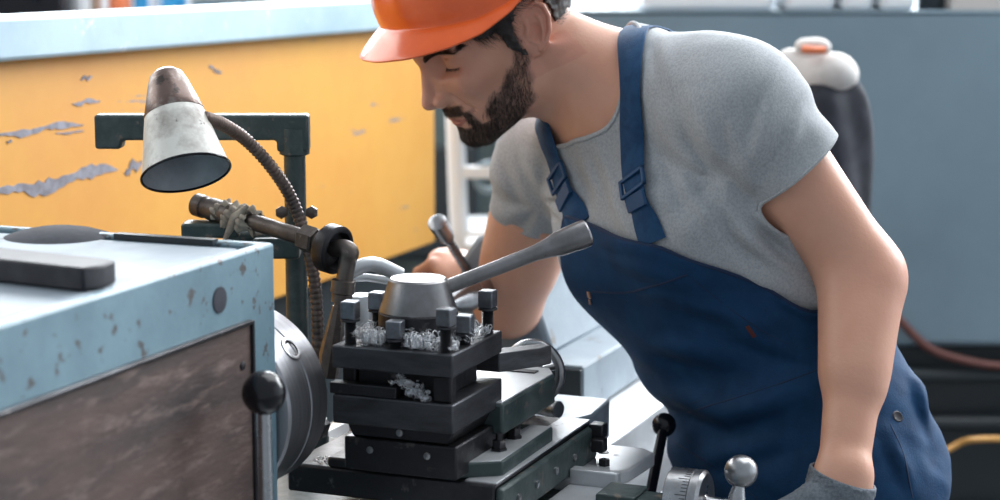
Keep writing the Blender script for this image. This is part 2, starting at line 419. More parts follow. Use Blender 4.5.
m = MB(); q = rk(489, 178); m.rev((q[0], 0, q[2]), (0, 1, 0), [(.022, 0), (.036, .0), (.036, .02), (.022, .02), (.022, 0)], 24, cap=False); m.build('hose_ring', M_cabinet, R_)
# green-grey machine closing the view behind the rack
Yg = 4.9
g = empty('milling_machine', 'blurred muted green machine column behind the white rack', 'machine', (W(470, 200, Yg).x, Yg+.3, 0))
MB().box(-.33, .42, -.3, .3, 0, 1.27).build('column', M_greenwall, g, bev=.02)
MB().box(-.30, .02, -.34, -.29, .7, .98).build('door', M_darkmach, g, bev=.01)
MB().box(.06, .30, -.36, -.29, .98, 1.2).build('control_box', M_cabinet, g, bev=.01)
# ================================================================== the lathe
LT = empty('metal_lathe', 'large old metalworking lathe with chipped blue headstock, three jaw chuck and dark four-way tool post', 'lathe', LO, -TH)
AX, AZ = -.156, 1.057          # spindle axis
def P(px, py, z):              # lathe coordinates of a pixel at height z (used to read off sizes)
    d = ray(px, py); q = np.array([0, 0, CAMZ])+d*((z-CAMZ)/d[2]); return LM.inverted() @ Vector(q)

# --- headstock housing: open box with rim, recessed top
b0, b1, ar, al = -1.05, -.146, -.077, -.62
m = MB()
m.box(al+.001, ar-.002, b0+.001, b1-.002, .70, 1.195)
hs = m.build('headstock', M_blue, LT, bev=.004)
m = MB(); z0, z1 = 1.195, 1.220; w = .013

for pts in ([(al, b0), (ar, b0), (ar, b1), (al, b1)],):
    inner_ = [(al+w, b0+w), (ar-w, b0+w), (ar-w, b1-w), (al+w, b1-w)]
    vs_ = [(x, y, z) for z in (.70, z1) for x, y in pts]+[(x, y, z) for z in (z1, z0-.002) for x, y in inner_]
    fs_ = [(i, (i+1) % 4, 4+(i+1) % 4, 4+i) for i in range(4)]+[(4+i, 4+(i+1) % 4, 8+(i+1) % 4, 8+i) for i in range(4)]+[(8+i, 8+(i+1) % 4, 12+(i+1) % 4, 12+i) for i in range(4)]
    m.add(vs_, fs_)
m.build('casting_wall', M_blue, hs, bev=.003)
m = MB(); m.box(al+w+.004, ar-w-.010, b0+.02, b1-w-.008, z0, 1.2165)
m.build('top_cover', M_bluelight, hs, bev=.004)
dq = P(58, 236, 1.2165)
m = MB(); m.rev((dq.x, dq.y, 1.2165), (0, 0, 1), [(.001, .0085), (.02, .0078), (.034, .0052), (.045, .0018), (.050, 0)][::-1], 32)
m.build('dome_cover', M_blackcloth, hs)
m = MB(); m.box(-.235, -.13, -.165, -.155, 1.2165, 1.222); m.build('cover_strip', M_darkmach, hs)
# side panel of scraped brown plate set in the blue frame
m = MB(); m.box(ar-.004, ar+.003, b0+.05, -.198, .74, 1.155)
sp = m.build('side_panel', M_brown, hs, bev=.0012)
m = MB(); m.box(ar, ar+.006, b0+.05, -.198, 1.1545, 1.1585); m.box(ar, ar+.006, -.199, -.1955, .74, 1.158)
m.build('panel_edge', M_steel_dark, hs, bev=.001)
m = MB(); m.rev((ar-.002, -.2475, 1.1845), (1, 0, 0), [(.0115, 0), (.0115, .003), (.010, .0032), (.001, .0028)], 28)
m.build('plug', M_blackcloth, hs)
for (b, z) in ((-.215, 1.12), (-.215, .78)):
    MB().rev((ar, b, z), (1, 0, 0), [(.004, 0), (.004, .004), (.002, .005)], 14).build('panel_screw', M_steel_dark, hs)
# headstock shadow gap / spindle nose
m = MB(); m.rev((AX, b1-.002, AZ), (0, 1, 0), [(.062, 0), (.062, .012), (.05, .014), (.05, .03)], 40); m.build('spindle_nose', M_steel_dark, LT)

# --- chuck
cb0, cb1, cr = -.144, -.062, .090
m = MB()
m.rev((AX, cb0, AZ), (0, 1, 0), [(.06, 0), (cr-.010, 0), (cr-.002, .002), (cr, .005), (cr, .044), (cr-.0012, .0448), (cr-.0012, .0462), (cr, .047), (cr, cb1-cb0-.004), (cr-.004, cb1-cb0), (.03, cb1-cb0), (.028, cb1-cb0-.02), (.001, cb1-cb0-.02)], 96)
ck = m.build('chuck', M_chuck, LT, angle=30)
for k, ang in enumerate((38, 158, 278)):
    a = math.radians(ang); u = Vector((math.cos(a), 0, math.sin(a))); c0 = Vector((AX, cb0+.042, AZ))+u*(cr-.004)
    m = MB(); m.rev(c0, u, [(.0125, 0), (.0125, .005), (.0105, .0055), (.0085, .0052)], 28, cap=False); m.build('key_socket', M_steel, ck)
    m = MB(); m.rev(c0-u*.001, u, [(.0088, 0), (.0088, .0055), (.006, .0045), (.001, .002)], 24); m.build('socket_hole', M_black, ck)
for ang in (-22, 98, 218):
    a = math.radians(ang); u = Vector((math.cos(a), 0, math.sin(a))); w_ = Vector((-math.sin(a), 0, math.cos(a)))
    M = Matrix(((u.x, 0, w_.x, AX), (0, 1, 0, cb1), (u.z, 0, w_.z, AZ), (0, 0, 0, 1)))
    m = MB(); m.prism([(.028, -.011), (.076, -.011), (.090, -.007), (.090, .007), (.076, .011), (.028, .011)], 0, 1)
    vs = [(x, z*.012, y) for x, y, z in m.v]; m2 = MB(); m2.add(vs, m.f, M)
    m2.prism([(.04, 0), (.062, 0), (.062, .03), (.052, .03), (.052, .018), (.04, .018)], -.009, .009, M)
    m2.build('jaw', M_steel_dark, ck, bev=.0012)

# --- gear lever with black ball in front of the headstock
m = MB(); lx, lb = -.030, -.257
m.rev((lx, lb, .70), (0, 0, 1), [(.0068, 0), (.0068, .30), (.0060, .395)], 20)
lv = m.build('lever', M_steel, LT)
tag(lv, 'vertical steel gear lever with black ball')
m = MB(); m.ball((lx, lb, 1.1085), .0192, 32, 18); m.build('knob', M_black, lv)
m = MB(); m.rev((ar, lb, .72), (1, 0, 0), [(.02, 0), (.02, .03), (.012, .06)], 24); m.build('lever_boss', M_steel_dark, lv)

# --- bed
m = MB()
m.extr([(-.335, .62), (-.335, .885), (-.30, .885), (-.285, .905), (-.27, .885), (-.20, .885), (-.20, .80), (-.11, .80), (-.11, .893), (-.075, .893), (-.058, .915), (-.035, .900), (.036, .900), (.042, .895), (.042, .84), (.020, .80), (.020, .62)], -.5, 1.22)
bed = m.build('bed', M_steel_way, LT, bev=.002)
m = MB(); m.box(-.52, .02, -1.0, -.2, 0.02, .70); m.box(-.33, .02, .8, 1.18, 0.02, .62); m.box(-.36, .06, -1.0, 1.2, 0, .05)
m.build('pedestal', M_blue, LT, bev=.01)
m = MB(); m.box(-.36, .10, -.2, 1.2, .12, .16); m.build('chip_tray', M_darkmach, LT, bev=.004)
m = MB(); m.cyl((.075, -.15, .80), (.075, 1.18, .80), .012, n=20); m.build('lead_screw', M_steel, LT)
m = MB(); m.cyl((.085, -.15, .74), (.085, 1.18, .74), .010, n=20); m.build('feed_rod', M_steel, LT)

# --- saddle / carriage
m = MB(); m.box(-.34, .115, -.02, .27, .895, .925); m.box(.045, .115, -.02, .25, .72, .90)
sd = m.build('saddle', M_green, LT, bev=.003)
# bright wing plate with cut corners
m = MB(); m.prism([(.02, .16), (.112, .155), (.128, .185), (.147, .21), (.152, .285), (.135, .300), (.06, .300), (.03, .27)], .925, .94)
wg = m.build('saddle_wing', M_steel_way, LT, bev=.002)
for (a, b) in ((.10, .265), (.085, .22)):
    MB().rev((a, b, .9395), (0, 0, 1), [(.006, 0), (.006, .0012), (.0045, .0013), (.001, .0005)], 18).build('oil_hole', M_thread, wg)
# bluish cast bracket rear of the wing with round pin
m = MB(); m.prism([(-.02, .30), (.045, .30), (.062, .34), (.055, .42), (-.02, .42)], .915, .962); cbk = m.build('cast_bracket', mat('pale blue grey casting', (.45, .54, .62), .4, .1, (.34, .41, .47), 14, bump=.2, bscale=50), LT, bev=.003)
m = MB(); m.cyl((.008, .30, .977), (.040, .287, .977), .010, n=24); m.build('pin', M_steel, cbk, bev=.001)

# --- cross slide (top surface + dark green side with screws)
m = MB(); m.box(-.130, .092, -.03, .245, .951, .980)
cs = m.build('cross_slide', M_steel_dark, LT, bev=.003)
m = MB(); m.box(.060, .0925, -.027, .243, .9795, .9812); m.build('bright_way', M_steel_way, cs, bev=.0005)
m = MB(); m.box(.092, .100, -.03, .245, .940, .9765); gb = m.build('gib_strip', M_green, cs, bev=.003)
for b in (.01, .06, .115, .17, .225):
    MB().rev((.1, b, .958), (1, 0, 0), [(.0042, 0), (.0042, .002), (.0022, .0022), (.0018, .0008), (.0005, .0008)], 16).build('gib_screw', M_steel, gb)
m = MB(); m.box(.10, .150, -.06, .155, .905, .934); m.box(.10, .152, .155, .170, .905, .950)
m.build('screw_cover', M_steel_way, cs, bev=.002)
for (a, b, z, s) in ((.104, .235, .972, .016), (.110, .222, .960, .014), (.098, .250, .957, .012)):
    MB().cbox((a, b, z), (s, s*1.1, s)).build('wiper_block', M_steel_dark, cs, bev=.0015)
for (a, b) in ((.118, .215), (.135, .172)):
    MB().rev((a, b, .94), (0, 0, 1), [(.006, 0), (.006, .007), (.003, .0075), (.003, .005)], 6).build('hex_screw', M_steel_dark, cs)

# --- feed-screw bracket, graduated dial and ball crank (axis towards the operator)
bd = .115; zd = .938
m = MB(); m.box(.150, .190, bd-.022, bd+.026, .900, .945); m.box(.190, .240, bd-.018, bd+.018, .905, .942)
m.build('screw_bracket', M_green, LT, bev=.002)
m = MB(); m.rev((.222, bd, zd), (1, 0, 0), [(.012, 0), (.0345, 0), (.0355, .001), (.0355, .024), (.0342, .0245), (.0342, .027), (.0355, .0275), (.0355, .033), (.032, .036), (.012, .036), (.010, .038), (.010, .056)], 72)
dl = m.build('graduated_dial', M_steel, LT, angle=30)
m = MB()
for k in range(60):
    a = 2*PI*k/60; l = .011 if k % 5 == 0 else .006
    M = Matrix.Translation((.222, bd, zd)) @ Matrix.Rotation(a, 4, 'X')
    m.box(.024-l, .024, -.0004, .0004, .0354, .03575, M)
m.build('scale_marks', M_thread, dl, smooth=False)
m = MB(); m.rev((.276, bd, zd-.003), (1, 0, 0), [(.010, 0), (.014, .002), (.014, .02), (.009, .024)], 28)
cr_ = m.build('crank_handle', M_steel, LT)
bpos = Vector((.290, bd+.012, .9735))
m = MB(); m.rev((.288, bd, zd), (bpos-Vector((.288, bd, zd))), [(.0090, .0), (.0085, .012), (.0062, .022), (.0075, .036)], 24); m.build('arm', M_steel, cr_)
m = MB(); m.ball(tuple(bpos), .0165, 32, 20); m.build('ball', M_steel, cr_)
m = MB(); m.rev((.288, bd, zd), (0, -.15, -1), [(.009, 0), (.007, .03), (.008, .07)], 24); m.build('lower_arm', M_steel, cr_)

# --- swivel base under the compound
m = MB(); m.prism([(.0, -.030), (.048, -.027), (.088, .0), (.086, .145), (.0, .15)], .980, .9955)
sw = m.build('swivel_base', M_green, LT, bev=.002)
m = MB(); m.prism([(.052, -.02), (.086, -.001), (.084, .143), (.062, .143)], .9952, .9962); m.build('worn_edge', M_steel_way, sw, bev=.0003)
for (a, b) in ((.070, .035), (.066, .085)):
    m = MB(); m.rev((a, b, .9955), (0, 0, 1), [(.0085, 0), (.0085, .003), (.0068, .003), (.0068, .010), (.006, .011)], 6)
    m.rev((a, b, 1.0055), (0, 0, 1), [(.0035, 0), (.0035, .008)], 12); m.build('clamp_nut', M_steel_dark, sw)

# --- compound rest: lower slide + dovetail + long top slide
m = MB(); m.box(-.058, .060, -.048, .12, .985, 1.018); m.box(-.085, .02, -.03, .1, .980, .990)
m.extr([(-.050, 1.018), (.050, 1.018), (.058, 1.034), (-.058, 1.034)], -.045, .21)
cp = m.build('compound_rest', M_steel_dark, LT, bev=.002)
m = MB(); m.prism([(-.05, .045), (.070, .045), (.071, .19), (.058, .213), (-.04, .22), (-.05, .2)], 1.008, 1.040)
ts = m.build('top_slide', M_green, cp, bev=.003)
m = MB(); m.prism([(-.048, .047), (.068, .047), (.069, .189), (.057, .211), (-.04, .218), (-.048, .198)], 1.0395, 1.0412); m.build('slide_top', M_steel_way, ts, bev=.0004)
m = MB(); m.box(.0, .052, .180, .192, 1.0405, 1.0425); m.build('slot', M_thread, ts)
for (a, z) in ((-.03, 1.007), (.03, 1.007), (.0, 1.026)):
    MB().rev((a, -.048 if z < 1.02 else -.045, z), (0, -1, 0), [(.0035, 0), (.0035, .0015), (.002, .0018)], 12).build('slide_screw', M_steel, cp)
# compound crank ring and hub at its far end
m = MB(); cc = Vector((.02, .262, 1.024))
ring = [cc+Vector((.031*math.cos(t), 0, .031*math.sin(t))) for t in [2*PI*i/40 for i in range(40)]]
m.tube(ring, .0055, 12, closed=True); hw = m.build('hand_wheel', M_steel, cp)
m = MB(); m.rev((.02, .215, 1.024), (0, 1, 0), [(.018, 0), (.018, .02), (.012, .022), (.012, .055)], 28); m.build('hub', M_steel_way, hw)
for t in (0.3, 0.3+2*PI/3, .3+4*PI/3):
    m = MB(); m.cyl(tuple(cc), tuple(cc+Vector((.030*math.cos(t), 0, .030*math.sin(t)))), .0038, n=12); m.build('spoke', M_steel, hw)

# --- four-way tool post
h = .0625
m = MB(); m.box(-h, h, -h, h, 1.034, 1.062)
tp = m.build('tool_post', M_steel_post, LT, bev=.0016)
m = MB(); m.box(-h+.019, h-.019, -h+.019, h-.019, 1.062, 1.090); m.build('core', M_steel_dark, tp, bev=.001)
m = MB(); m.box(-h, h, -h, h, 1.088, 1.110); m.build('top_plate', M_steel_post, tp, bev=.0016)
# chamfered step carved look on right side of the plate
m = MB(); m.box(.040, .059, -.058, -.044, 1.062, 1.088); m.build('spacer_block', M_steel_dark, tp, bev=.002)
m = MB(); m.box(-.0605, -.046, -.045, .058, 1.0625, 1.087); m.build('spacer_bar', M_steel_dark, tp, bev=.002)
m = MB(); m.rev((0, 0, 1.110), (0, 0, 1), [(.030, .020), (.0372, .0235), (.0378, .0265), (.0380, .0275), (.0285, .057), (.0265, .059), (.001, .0595)], 72)
cp_ = m.build('clamp_cap', M_cap, tp, angle=22)
m = MB(); m.rev((0, 0, 1.110), (0, 0, 1), [(.0375, 0), (.0386, .001), (.0386, .0255), (.0375, .0268), (.02, .0268)], 72); m.build('cap_collar', M_steel_dark, tp, angle=30)
def sq_bolt(a, b, zt, s=.0150, hh=.0172, rot=0.0):
    M = Matrix.Translation((a, b, 0)) @ Matrix.Rotation(rot, 4, 'Z')
    m = MB(); m.box(-s/2, s/2, -s/2, s/2, zt-hh, zt, M); o = m.build('clamping_bolt', M_bolt, tp, bev=.0012)
    r = s*.40; n = max(3, int((zt-hh-1.109)/.0016)); prof = [(r+.0035, -.0), (r+.0035, -.002), (r, -.002)]
    L = zt-hh-1.109
    for i in range(n):
        t = .0025+(L-.0025)*i/n; dt = (L-.0025)/n
        prof += [(r, -t), (r-.0011, -t-dt*.5)]
    prof += [(r, -L)]
    m = MB(); m.rev((a, b, zt-hh), (0, 0, 1), prof, 20); m.build('threaded_shank', M_thread, o, angle=60)
for (a, b, zt, rot) in ((-.0485, -.0500, 1.1515, .05), (-.0005, -.052, 1.1365, .1), (.0515, -.0515, 1.1520, -.06), (.0540, -.012, 1.1385, .1), (.0545, .044, 1.1530, .0), (-.046, .006, 1.1510, .0), (-.045, .047, 1.146, .1), (.002, .052, 1.149, .1)):
    sq_bolt(a, b, zt, rot=rot)
# clamping handle, rising to the right
hp0 = P(447, 287, 1.158); 
def LW(px, py, Y): return LM.inverted() @ W(px, py, Y)
h0 = LW(440, 290, 1.905); h1 = LW(545, 247, 1.93); h2 = LW(588, 232.5, 1.94)
d = (h1-h0); L1 = d.length; d2 = (h2-h1).length
m = MB(); m.rev(h0, (h2-h0), [(.0072, 0), (.0072, L1*.55), (.0078, L1*.9), (.0095, L1+.002), (.0125, L1+d2*.3), (.0138, L1+d2*.8), (.0138, L1+d2-.002), (.0125, L1+d2), (.001, L1+d2+.0002)], 36)
m.build('clamp_handle', M_cap, tp, angle=30)

# --- cutting tools held in the post
t = MB(); t.box(-.066, .004, -.0612, -.048, 1.0625, 1.0735)
cta = t.build('cutting_tool', M_steel_dark, bev=.001); cta.location = LO; cta.rotation_euler = (0, 0, -TH)
tag(cta, 'dark square cutting tool clamped in the front slot of the tool post', 'cutting tool')
t = MB(); t.prism([(.030, .060), (.060, .060), (.088, .100), (.094, .118), (.080, .120), (.040, .075)], 1.068, 1.087)
ctb = t.build('cutting_tool', M_steel_post, bev=.001); ctb.location = LO; ctb.rotation_euler = (0, 0, -TH)
tag(ctb, 'wedge shaped steel cutting tool sticking out at the right rear of the tool post', 'cutting tool')

# --- tailstock
m = MB(); m.box(-.24, -.022, .545, .86, .905, .968)
tb = m.build('tailstock', M_bluelight, LT, bev=.004)
m = MB(); m.box(-.235, -.024, .540, .546, .908, .964); m.build('end_wiper', M_darkmach, tb, bev=.001)
m = MB(); m.extr([(AX-.06, .965), (AX+.075, .965), (AX+.055, 1.02), (AX+.05, 1.08), (AX+.02, 1.115), (AX-.03, 1.115), (AX-.055, 1.08)], .60, .84); m.build('tailstock_body', M_bluelight, tb, bev=.008)
m = MB(); m.rev((AX, .47, AZ), (0, 1, 0), [(.004, -.05), (.017, 0), (.02, .02), (.02, .14), (.045, .14), (.048, .36), (.02, .37), (.02, .40)], 32); m.build('quill', M_steel, tb)
l0 = LW(462, 262, 2.52); l1 = LW(437, 222, 2.46)
m = MB(); dd = l1-l0; Ln = dd.length; m.rev(l0-dd*.3, dd, [(.006, 0), (.006, Ln*.85), (.0095, Ln*.9), (.0115, Ln*1.0), (.0125, Ln*1.3), (.009, Ln*1.32), (.001, Ln*1.33)], 24); m.build('locking_lever', M_steel, tb)
m = MB(); m.rev((AX, .96, AZ), (0, 1, 0), [(.07, 0), (.08, .004), (.08, .018), (.07, .022), (.02, .02), (.02, .04)], 40); m.build('tail_wheel', M_steel, tb)
# start lever on apron (dark ball low behind the saddle)
p0 = LW(664, 425, 2.22); p1 = LW(655, 470, 2.16)
m = MB(); m.ball(tuple(p0), .014, 20, 12); m.tube([p0, p1, p1+(p1-p0)*1.8], .006, 12); m.build('start_lever', M_black, LT)

# --- black bar lying on the headstock cover
q0 = P(108, 268, 1.232); 
b = MB(); M = Matrix.Translation((q0.x, q0.y, 1.2172)) @ Matrix.Rotation(math.radians(-8), 4, 'Z')
b.prism([(0, -.030), (.004, -.010), (-.004, .014), (-.020, .018), (-.35, .018), (-.35, -.012), (-.15, -.030)], 0, .019, M)
o = b.build('steel_bar', mat('black oxide bar', (.012, .012, .018), .6, 0, (.03, .03, .036), 30), bev=.002); o.location = LO; o.rotation_euler = (0, 0, -TH)
tag(o, 'thick black flat bar lying on the blue headstock top at left', 'bar')

# ------------------------------------------------------------------ metal shavings (curls)
def curls(n, fn, seed, rr=(.0016, .0052), wire=.00028):
    r = random.Random(seed); m = MB()
    for _ in range(n):
        c = Vector(fn(r)); ax = Vector((r.gauss(0, 1), r.gauss(0, 1), r.gauss(0, .6))).normalized()
        u = ax.orthogonal().normalized(); w = ax.cross(u); R = r.uniform(*rr); turns = r.uniform(.7, 3.2); pitch = r.uniform(.3, 1.1)*R
        k = int(turns*9)+2; ph = r.uniform(0, 6)
        pts = []
        for i in range(k):
            t = i/(k-1)*turns*2*PI+ph; RR = R*(1+.25*math.sin(i*.35+ph))
            pts.append(c+u*RR*math.cos(t)+w*RR*math.sin(t)+ax*pitch*(t-ph)/(2*PI))
        lo = min(q.z for q in pts); base = c.z-R*.4
        m.tube(pts, wire*r.uniform(.8, 1.7), 4)
    return m
def on_plate(r):
    while True:
        a = r.uniform(-.057, .058); b = r.uniform(-.058, .056)
        if math.hypot(a, b) > .042:
            k = math.exp(-((a-.012)**2)/.0012)*.004+math.exp(-((a+.03)**2)/.0006)*.005
            return (a, b, 1.1135+r.random()*(.003+k))
def front_heap(r):
    s = r.choice((-.031, -.026, .016, .024, .010, .030)); return (s+r.gauss(0, .006), -.044+r.gauss(0, .004), 1.1135+abs(r.gauss(0, .0042)))
m = curls(190, on_plate, 3, rr=(.0018, .0050), wire=.00024); m2 = curls(150, front_heap, 5, rr=(.0018, .0052), wire=.00024); m.add(m2.v, m2.f)
o = m.build('metal_shavings', M_chip, angle=0); o.location = LO; o.rotation_euler = (0, 0, -TH)
tag(o, 'bright curled metal shavings heaped around the bolts on top of the tool post', 'metal shavings', kind='stuff')
def ledge(r):
    t = r.random()**.8
    return (.004+t*.030+r.gauss(0, .003), -.0575+r.gauss(0, .002), 1.0795-t*.012+abs(r.gauss(0, .003))-(.004 if t > .5 else 0))
m = curls(90, ledge, 9, rr=(.0010, .0030), wire=.00024)
o = m.build('metal_shavings', M_chip, angle=0); o.location = LO; o.rotation_euler = (0, 0, -TH)
tag(o, 'small clump of bright metal shavings caught in the front slot of the tool post', 'metal shavings', kind='stuff')
m = curls(26, lambda r: (-.086+r.gauss(0, .009), -.016+r.gauss(0, .006), .9825+abs(r.gauss(0, .0015))), 12, rr=(.0008, .0022))
o = m.build('metal_shavings', M_chip, angle=0); o.location = LO; o.rotation_euler = (0, 0, -TH)
tag(o, 'thin scatter of metal shavings on the slide between chuck and tool post', 'metal shavings', kind='stuff')

# ------------------------------------------------------------------ green bracket, coolant pipe, rag, lamp
br = empty('pipe_stand', 'dark green bent pipe stand rising behind the chuck with a long horizontal arm', 'stand', tuple(W(297, 300, 2.16).xy)+(.925,))
Lb = Vector(br.location)
v0 = W(297, 128, 2.16)-Lb; vb = Vector((0, 0, 0))
m = MB(); m.rev((0, 0, 0), (0, 0, 1), [(.03, 0), (.03, .008), (.0125, .012), (.0118, v0.z-.03), (.0165, v0.z-.028), (.0165, v0.z)], 28); m.build('post', M_green, br)
e0 = W(312, 114, 2.16)-Lb; e1 = W(96, 113, 2.16)-Lb; dn = W(96, 148, 2.16)-Lb; w0 = .013
m = MB()
zt = e0.z; x1 = e1.x; x0 = .0165
m.add([], [])
prof = [(x0, zt), (x1, zt), (x1, dn.z), (x1+.028, dn.z), (x1+.030, zt-.0275), (-.018, zt-.0275), (-.018, zt-.04), (x0, zt-.04)]
n = len(prof)
m.add([(p[0], -w0, p[1]) for p in prof]+[(p[0], w0, p[1]) for p in prof], [tuple(range(n)), tuple(range(2*n-1, n-1, -1))]+[(i, n+i, n+(i+1) % n, (i+1) % n) for i in range(n)])
m.build('arm', M_green, br, bev=.003)
for (px, py, s) in ((277, 247, (.05, .03, .022)), (212, 229, (.062, .034, .016))):
    q = W(px, py, 2.13)-Lb; MB().cbox(tuple(q), s).build('clamp_block', M_green, br, bev=.003)
q = W(254, 238, 2.13)-Lb; MB().cyl((q.x-.03, q.y, q.z), (.0, q.y+.02, q.z), .008, n=14).build('clamp_rod', M_green, br)
for (px, py) in ((282, 212), (312, 212)):
    q = W(px, py, 2.14)-Lb; MB().rev(q, (0, -1, 0), [(.007, 0), (.007, .006), (.004, .007)], 6).build('bolt', M_rust, br)

YP = 2.05
c0 = W(198, 205, YP+.10); c1 = W(318, 242, YP); kn = W(333, 249, YP-.015); c2 = W(350, 247, YP-.03); c3 = W(344, 283, YP-.03); 
pp = empty('coolant_pipe', 'brown coolant pipe running down to a nozzle beside the tool post', 'pipe', tuple(c0))
C0 = Vector(c0)
m = MB(); m.tube([c0-C0, c1-C0+(c1-c0)*.08], .0088, 20); m.build('tube', M_rust, pp)
dn_ = (c1-c0).normalized()
m = MB(); m.rev(c0-C0-dn_*.002, dn_, [(.0125, 0), (.0125, .012), (.011, .013), (.011, .02), (.0125, .021), (.0125, .05), (.009, .052)], 20); m.build('end_sleeve', M_rust, pp)
m = MB(); m.rev(c1-C0-dn_*.022, dn_, [(.0125, 0), (.0145, .002), (.0145, .018), (.0125, .02)], 6); m.build('hex_nut', M_rust, pp)
m = MB(); m.rev(kn-C0-dn_*.010, dn_, [(.009, 0), (.023, 0), (.0255, .003), (.0255, .016), (.023, .018), (.0195, .018), (.0175, .008), (.010, .008)], 36); m.build('knurled_ring', M_steel_dark, pp)
m = MB(); ep_ = crv([kn-C0, kn-C0+(c2-kn)*.62, c2-C0+(c3-c2)*.16+(c2-kn)*.02, c2-C0+(c3-c2)*.4, c3-C0], 6); m.tube(ep_, [.0088+.0012*math.exp(-((i-12)/4)**2) for i in range(len(ep_))], 20); m.build('elbow', M_rust, pp, angle=50)
cn = c3-C0; m = MB(); m.rev(cn+Vector((0, 0, .004)), (-.12, 0, -1), [(.0088, 0), (.0125, .001), (.0125, .014), (.0108, .015), (.0108, .024), (.0075, .025), (.0075, .03)], 28); m.build('collar', M_rust, pp)
m = MB(); m.rev(cn+Vector((-.006, 0, -.024)), (-.16, 0, -1), [(.0062, 0), (.0105, .035), (.0125, .052), (.0118, .056), (.0112, .075)], 8); m.build('nozzle', M_rust, pp)
m = MB(); q = cn+Vector((-.004, .005, 0)); m.tube([q+Vector((.002, .02, .004)), q+Vector((.03, .03, .014)), q+Vector((.06, .04, .0))], [.008, .007, .008], 14, smooth=4); m.build('return_pipe', M_steel_way, pp)
# light fittings seen behind the bolts
wf = empty('valve_fitting', 'pale metal valve fitting half hidden behind the tool post cap', 'valve', tuple(W(362, 300, 2.2)))
m = MB(); m.tube([(-.02, 0, .022), (.0, .01, .024), (.03, .01, .020), (.05, .0, .016)], .0045, 14, smooth=5); m.build('pipe_bend', M_steel_way, wf)
m = MB(); m.rev((-.002, 0, -.18), (0, 0, 1), [(.014, 0), (.014, .155), (.018, .156), (.018, .178), (.014, .186), (.001, .187)], 28); m.build('valve_body', M_steel_way, wf)

# rag wrapped round the pipe
rg = MB(); rr = random.Random(4); cR = c0+(c1-c0)*.33; nn, kk = 26, 34
vs = []
u = dn_.orthogonal().normalized(); w_ = dn_.cross(u)
for i in range(nn):
    t = (i/(nn-1)-.5)*.052
    for k in range(kk):
        a = 2*PI*k/kk
        r_ = .0125+.0035*math.sin(a*3+i*.6)+.0025*math.sin(a*7-i*1.1)+.004*mnoise.noise(Vector((math.cos(a)*2, math.sin(a)*2, i*.35)))
        r_ *= (.86+.14*math.sin(PI*i/(nn-1)))
        vs.append(cR+dn_*(t+.004*math.sin(a*2+1))+(u*math.cos(a)+w_*math.sin(a))*r_)
fs = [(i*kk+k, i*kk+(k+1) % kk, (i+1)*kk+(k+1) % kk, (i+1)*kk+k) for i in range(nn-1) for k in range(kk)]
rg.add(vs, fs)
# loose ends
for (dx, dz, l) in ((-.008, -.020, .03), (.010, .012, .022)):
    pts = [cR+Vector((dx*s*1.2, -.012-.004*s, dz*s)) for s in (0, .4, .8, 1.2)]
    rg.tube(pts, [.006, .0055, .0045, .002], 8, smooth=3)
o = rg.build('rag', M_rag, angle=80); tag(o, 'tan rag knotted around the brown coolant pipe', 'rag')

# lamp
YL = 2.02
ap = W(164, 80, YL+.03); mo = W(186, 173, YL-.01)
lp = empty('work_lamp', 'battered white and rusty cone work lamp on a brown flexible gooseneck', 'lamp', tuple(W(318, 400, 2.12).xy)+(.955,))
Ll = Vector(lp.location)
ld = (mo-ap); ld = Vector((.025, -.050, -.092)).normalized()
ap_ = mo-ld*.112
m = MB(); outer = [(.001, -.004), (.010, -.003), (.016, .002), (.020, .012), (.0265, .034), (.0300, .046), (.0310, .0475), (.0330, .056), (.0405, .092), (.0448, .110), (.0455, .112)]
inner = [(.0445, .112), (.039, .091), (.031, .055), (.024, .034), (.010, .02), (.001, .018)]
m.rev(ap_-Ll, ld, outer, 56, cap=False); sh = m.build('lamp_shade', M_whiteenamel, lp, angle=60)
m = MB(); m.rev(ap_-Ll, ld, [(.0452, .1118)]+inner, 56, cap=False); m.build('reflector', M_lampin, lp, angle=60)
m = MB(); m.rev(ap_-Ll, ld, [(.001, -.0052), (.0105, -.0042), (.017, .0012), (.0212, .0115), (.0277, .0335), (.0312, .0455), (.0306, .047)], 56, cap=False); m.build('lamp_cap', M_lampshell, sh, angle=60)
m = MB(); rim = []; 
for i in range(56):
    a = 2*PI*i/56; u = ld.orthogonal().normalized(); w_ = ld.cross(u); rim.append(mo-Ll+(u*math.cos(a)+w_*math.sin(a))*.0452)
m.tube(rim, .0014, 8, closed=True); m.build('rim', M_black, sh)
m = MB(); m.rev(ap_-Ll, ld, [(.012, .020), (.014, .04), (.010, .05), (.001, .052)], 24); m.build('bulb_holder', M_lampin, lp)
gp = [W(x, y, Y) for x, y, Y in ((205, 118, 2.03), (222, 124, 2.05), (246, 140, 2.08), (272, 168, 2.1), (292, 200, 2.12), (306, 240, 2.12), (315, 285, 2.12), (318, 335, 2.12), (318, 395, 2.12))]
gp = crv(gp, 26); m = MB(); rad = [.0062+(.0011 if i % 3 == 0 else 0) for i in range(len(gp))]
m.tube([g-Ll for g in gp], rad, 12); m.build('gooseneck', M_goose, lp, angle=0)
m = MB(); m.rev((0, 0, -.03), (0, 0, 1), [(.024, 0), (.024, .012), (.012, .018), (.010, .05)], 24); m.build('base', M_green, lp)
